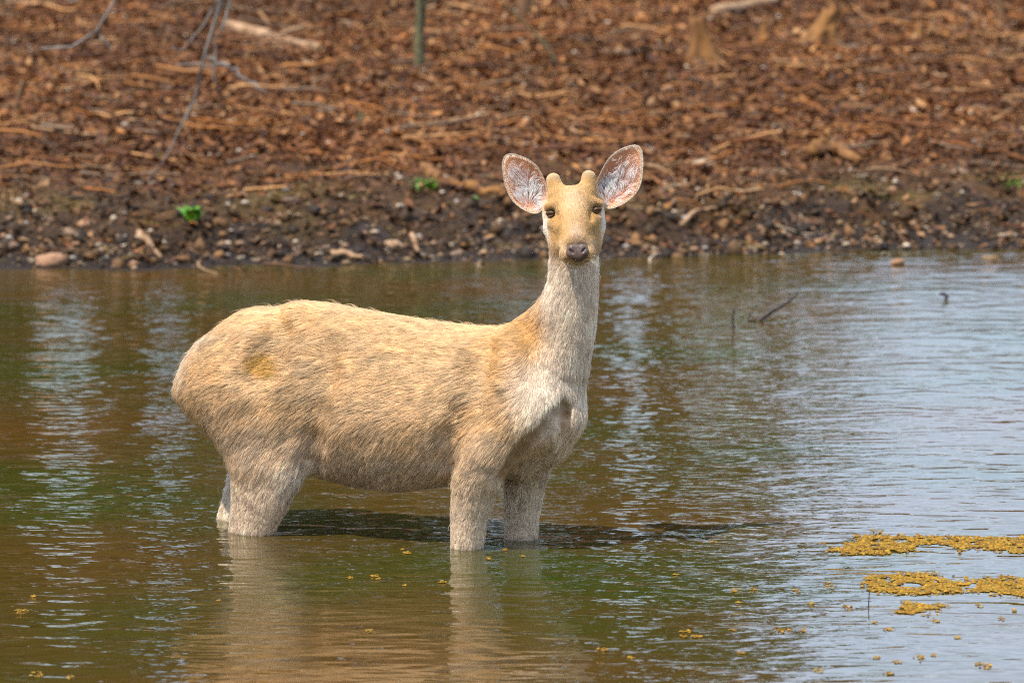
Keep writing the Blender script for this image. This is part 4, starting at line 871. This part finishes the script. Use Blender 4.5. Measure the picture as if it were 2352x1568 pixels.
# ---- ears: cupped shells with white hair inside
EAR_L = [(690, 610), (665, 530), (625, 440), (580, 365), (510, 305), (420, 262), (330, 236), (270, 243), (232, 290), (226, 370), (238, 470), (258, 570), (295, 665), (350, 745), (430, 805), (510, 842), (570, 852), (625, 825), (665, 740), (688, 670)]
EAR_R = [(1190, 590), (1215, 510), (1255, 425), (1310, 315), (1390, 228), (1490, 172), (1590, 145), (1645, 152), (1678, 205), (1686, 310), (1680, 430), (1668, 530), (1625, 625), (1545, 710), (1455, 765), (1370, 800), (1310, 800), (1265, 760), (1220, 700), (1195, 640)]
def ear(outline, sgn, seed):
    O = np.array(outline, float); n = len(O); s = np.r_[np.arange(n), n]; q = np.linspace(0, n, 72, endpoint=False)
    def cub(a):
        a = np.r_[a, a[:1]]; y = np.interp(q, s, a); k = np.array([1, 2, 3, 2, 1.])/9; return np.convolve(np.r_[y[-2:], y, y[:2]], k, 'valid')
    O = np.stack([cub(O[:, 0]), cub(O[:, 1])], 1); base = np.array([640, 740.]) if sgn < 0 else np.array([1245, 700.]); tip = np.array([260, 260.]) if sgn < 0 else np.array([1650, 170.])
    ctr = O.mean(0)*.55+base*.45; axd = (tip-base)/np.linalg.norm(tip-base); rings = 14; front, back, info = [], [], []
    for r in np.linspace(0, 1, rings):
        pt = ctr+(O-ctr)*r; along = ((pt-base)@axd)/np.linalg.norm(tip-base)
        y = -.062-.050*(1-r**2.2)*(1-.55*np.clip(along, 0, 1))-.018*np.clip(along, 0, 1)
        for (cx, cy), yy in zip(pt, y): front.append(crop(cx, cy, yy)); back.append(crop(cx, cy, yy-.0045-.004*(1-r**6)))
        info += [(r, a) for a in along]
    front, back, info = np.array(front), np.array(back), np.array(info); m = 72; V = to_local(np.vstack([front, back])); K = rings*m; Qd = []
    for i in range(rings-1):
        for k in range(m):
            a, b = i*m+k, i*m+(k+1) % m; Qd.append((a, b, b+m, a+m)); Qd.append((K+a, K+a+m, K+b+m, K+b))
    for k in range(m): a, b = (rings-1)*m+k, (rings-1)*m+(k+1) % m; Qd.append((a, b, K+b, K+a))
    r, al = info[:, 0], info[:, 1]; pink, orange, rim = np.array([.42, .17, .12]), np.array([.50, .23, .12]), np.array([.66, .52, .36]); w = sstep(.35, .85, r)[:, None]
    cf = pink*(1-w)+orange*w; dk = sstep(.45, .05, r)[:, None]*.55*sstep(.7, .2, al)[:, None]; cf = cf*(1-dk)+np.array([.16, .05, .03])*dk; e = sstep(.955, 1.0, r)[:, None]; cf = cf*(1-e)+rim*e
    cb = np.tile(np.array([.55, .40, .24]), (K, 1)); o = link('ear', np_mesh('ear', V, np.array(Qd), np.vstack([cf, cb])), M['skin'], deer)
    # hair: white tufts inside, short pale fringe along the rim, short coat on the back
    rng = np.random.default_rng(seed); P_, R_, T_ = [], [], []
    FR = to_local(front).reshape(rings, m, 3); BK = to_local(back).reshape(rings, m, 3); O2 = O
    inner = base+(np.array([0, -1.0])); fwd = np.array([-DF[1]*0, 0, 0]); camd = to_local(DO+HY)
    def w2(cx, cy, y): return to_local(crop(cx, cy, y))
    oa = np.arctan2(O[:, 1]-ctr[1], O[:, 0]-ctr[0]); od = np.hypot(O[:, 1]-ctr[1], O[:, 0]-ctr[0]); oo = np.argsort(oa)
    def clampin(q_, lim):
        v_ = q_-ctr; R__ = np.interp(math.atan2(v_[1], v_[0]), oa[oo], od[oo], period=2*math.pi)*lim; l_ = math.hypot(*v_); return q_ if l_ < R__ else ctr+v_*R__/l_
    tufts = [clampin(ctr+rng.normal(0, 1, 2)*np.array([110, 150]), .85) for _ in range(34)]; k = 0
    while k < 1150:
        r = rng.uniform(.0, .85); j = rng.integers(0, m); pt = ctr+(O[j]-ctr)*r; along = ((pt-base)@axd)/np.linalg.norm(tip-base); across = (pt-base)@np.array([-axd[1], axd[0]])*sgn
        inn = sstep(-160, 130, across if True else 0); pr = (.15+.85*inn)*(1-.75*max(0, along-.55)/.45)*(.25 if r > .8 and inn < .5 else 1)
        if rng.uniform() > pr: continue
        y0 = -.062-.050*(1-r**2.2)*(1-.55*np.clip(along, 0, 1))-.018*np.clip(along, 0, 1); root = w2(pt[0], pt[1], y0)
        sw = fbm(np.array([[pt[0]/90, pt[1]/90, sgn*3.0]]), 91, 2)[0]; out = unit((pt-ctr)*.6/120+axd*.55-np.array([-axd[1], axd[0]])*sgn*.55); ang = sw*.8; d = np.array([out[0]*math.cos(ang)-out[1]*math.sin(ang), out[0]*math.sin(ang)+out[1]*math.cos(ang)])
        L = rng.uniform(45, 120)*(1 if inn > .3 else .6); a = pt+d*L*.5; d2 = np.array([d[0]-d[1]*sw*.8, d[1]+d[0]*sw*.8]); b = a+unit(d2)*L*.6; tf = min(tufts, key=lambda q_: (q_[0]-b[0])**2+(q_[1]-b[1])**2); b = clampin(b*.55+tf*.45, .93); a = clampin(a*.85+tf*.15, .93)
        P_.append([root, w2(a[0], a[1], y0+.012+rng.uniform(0, .006)), w2(b[0], b[1], y0+.014+rng.uniform(-.004, .010))]); R_.append([.00046, .00040, .00008]); T_.append(np.minimum(np.array([.90, .85, .80])*rng.uniform(.75, 1.05), .93)); k += 1
    for i in range(5200):                                                                    # rim fringe
        j = rng.integers(0, m); f = rng.uniform(); a, b = FR[-1, j]*(1-f)+FR[-1, (j+1) % m]*f, BK[-1, j]*(1-f)+BK[-1, (j+1) % m]*f; root = a*(1-.5*rng.uniform())+b*.5*rng.uniform(); root = a+(b-a)*rng.uniform()
        cen = FR[0, 0]; o_ = unit(a-FR[-3, j]); t_ = unit(FR[-1, (j+1) % m]-FR[-1, j]); dd = unit(o_+t_*rng.normal(.0, .5)+camd*rng.uniform(-.3, .5)); L = rng.uniform(.003, .0075)
        P_.append([root, root+dd*L*.5, root+unit(dd+t_*.3)*L]); R_.append([.00032, .00026, .00005]); T_.append(np.array([.70, .57, .42])*rng.uniform(.8, 1.15))
    for i in range(7000):                                                                    # short down over the inside edge and the back
        bk = rng.uniform() < .5; G_ = BK if bk else FR; r = rng.uniform(0, 1)**.5*(rings-1.01); i0 = int(r); f = r-i0; j = rng.integers(0, m)
        if not bk and i0 < 7: continue
        root = G_[i0, j]*(1-f)+G_[i0+1, j]*f; nrm = camd*(-1 if bk else 1); dd = unit(unit(G_[i0+1, j]-G_[i0, j])+nrm*.5+rng.normal(0, .25, 3)); L = rng.uniform(.004, .008)
        P_.append([root, root+dd*L*.5, root+dd*L]); R_.append([.00034, .00028, .00005]); T_.append((np.array([.58, .42, .26]) if bk else np.array([.58, .33, .19]))*rng.uniform(.8, 1.15))
    make_curves('ear_hair', np.array(P_), np.array(R_), np.array(T_), M['fur'], o)
ear(EAR_L, -1, 1); ear(EAR_R, 1, 2)
# ---- whiskers
rng = np.random.default_rng(3); W_, R_ = [], []
for i in range(26):
    s = rng.choice([-1, 1]); r0 = np.array([s*rng.uniform(.022, .04), rng.uniform(.10, .13), rng.uniform(-.165, -.125)]); d = np.array([s*rng.uniform(.3, 1), rng.uniform(.1, .5), rng.uniform(-.6, .05)]); L = rng.uniform(.025, .075)
    W_.append([to_local(head_w(*r0)), to_local(head_w(*(r0+d*L*.5))), to_local(head_w(*(r0+d*L+[0, 0, -.006])))]); R_.append([.00022, .00018, .00005])
make_curves('whiskers', np.array(W_), np.array(R_), np.tile([.75, .66, .52], (26, 1)), M['fur'], deer)
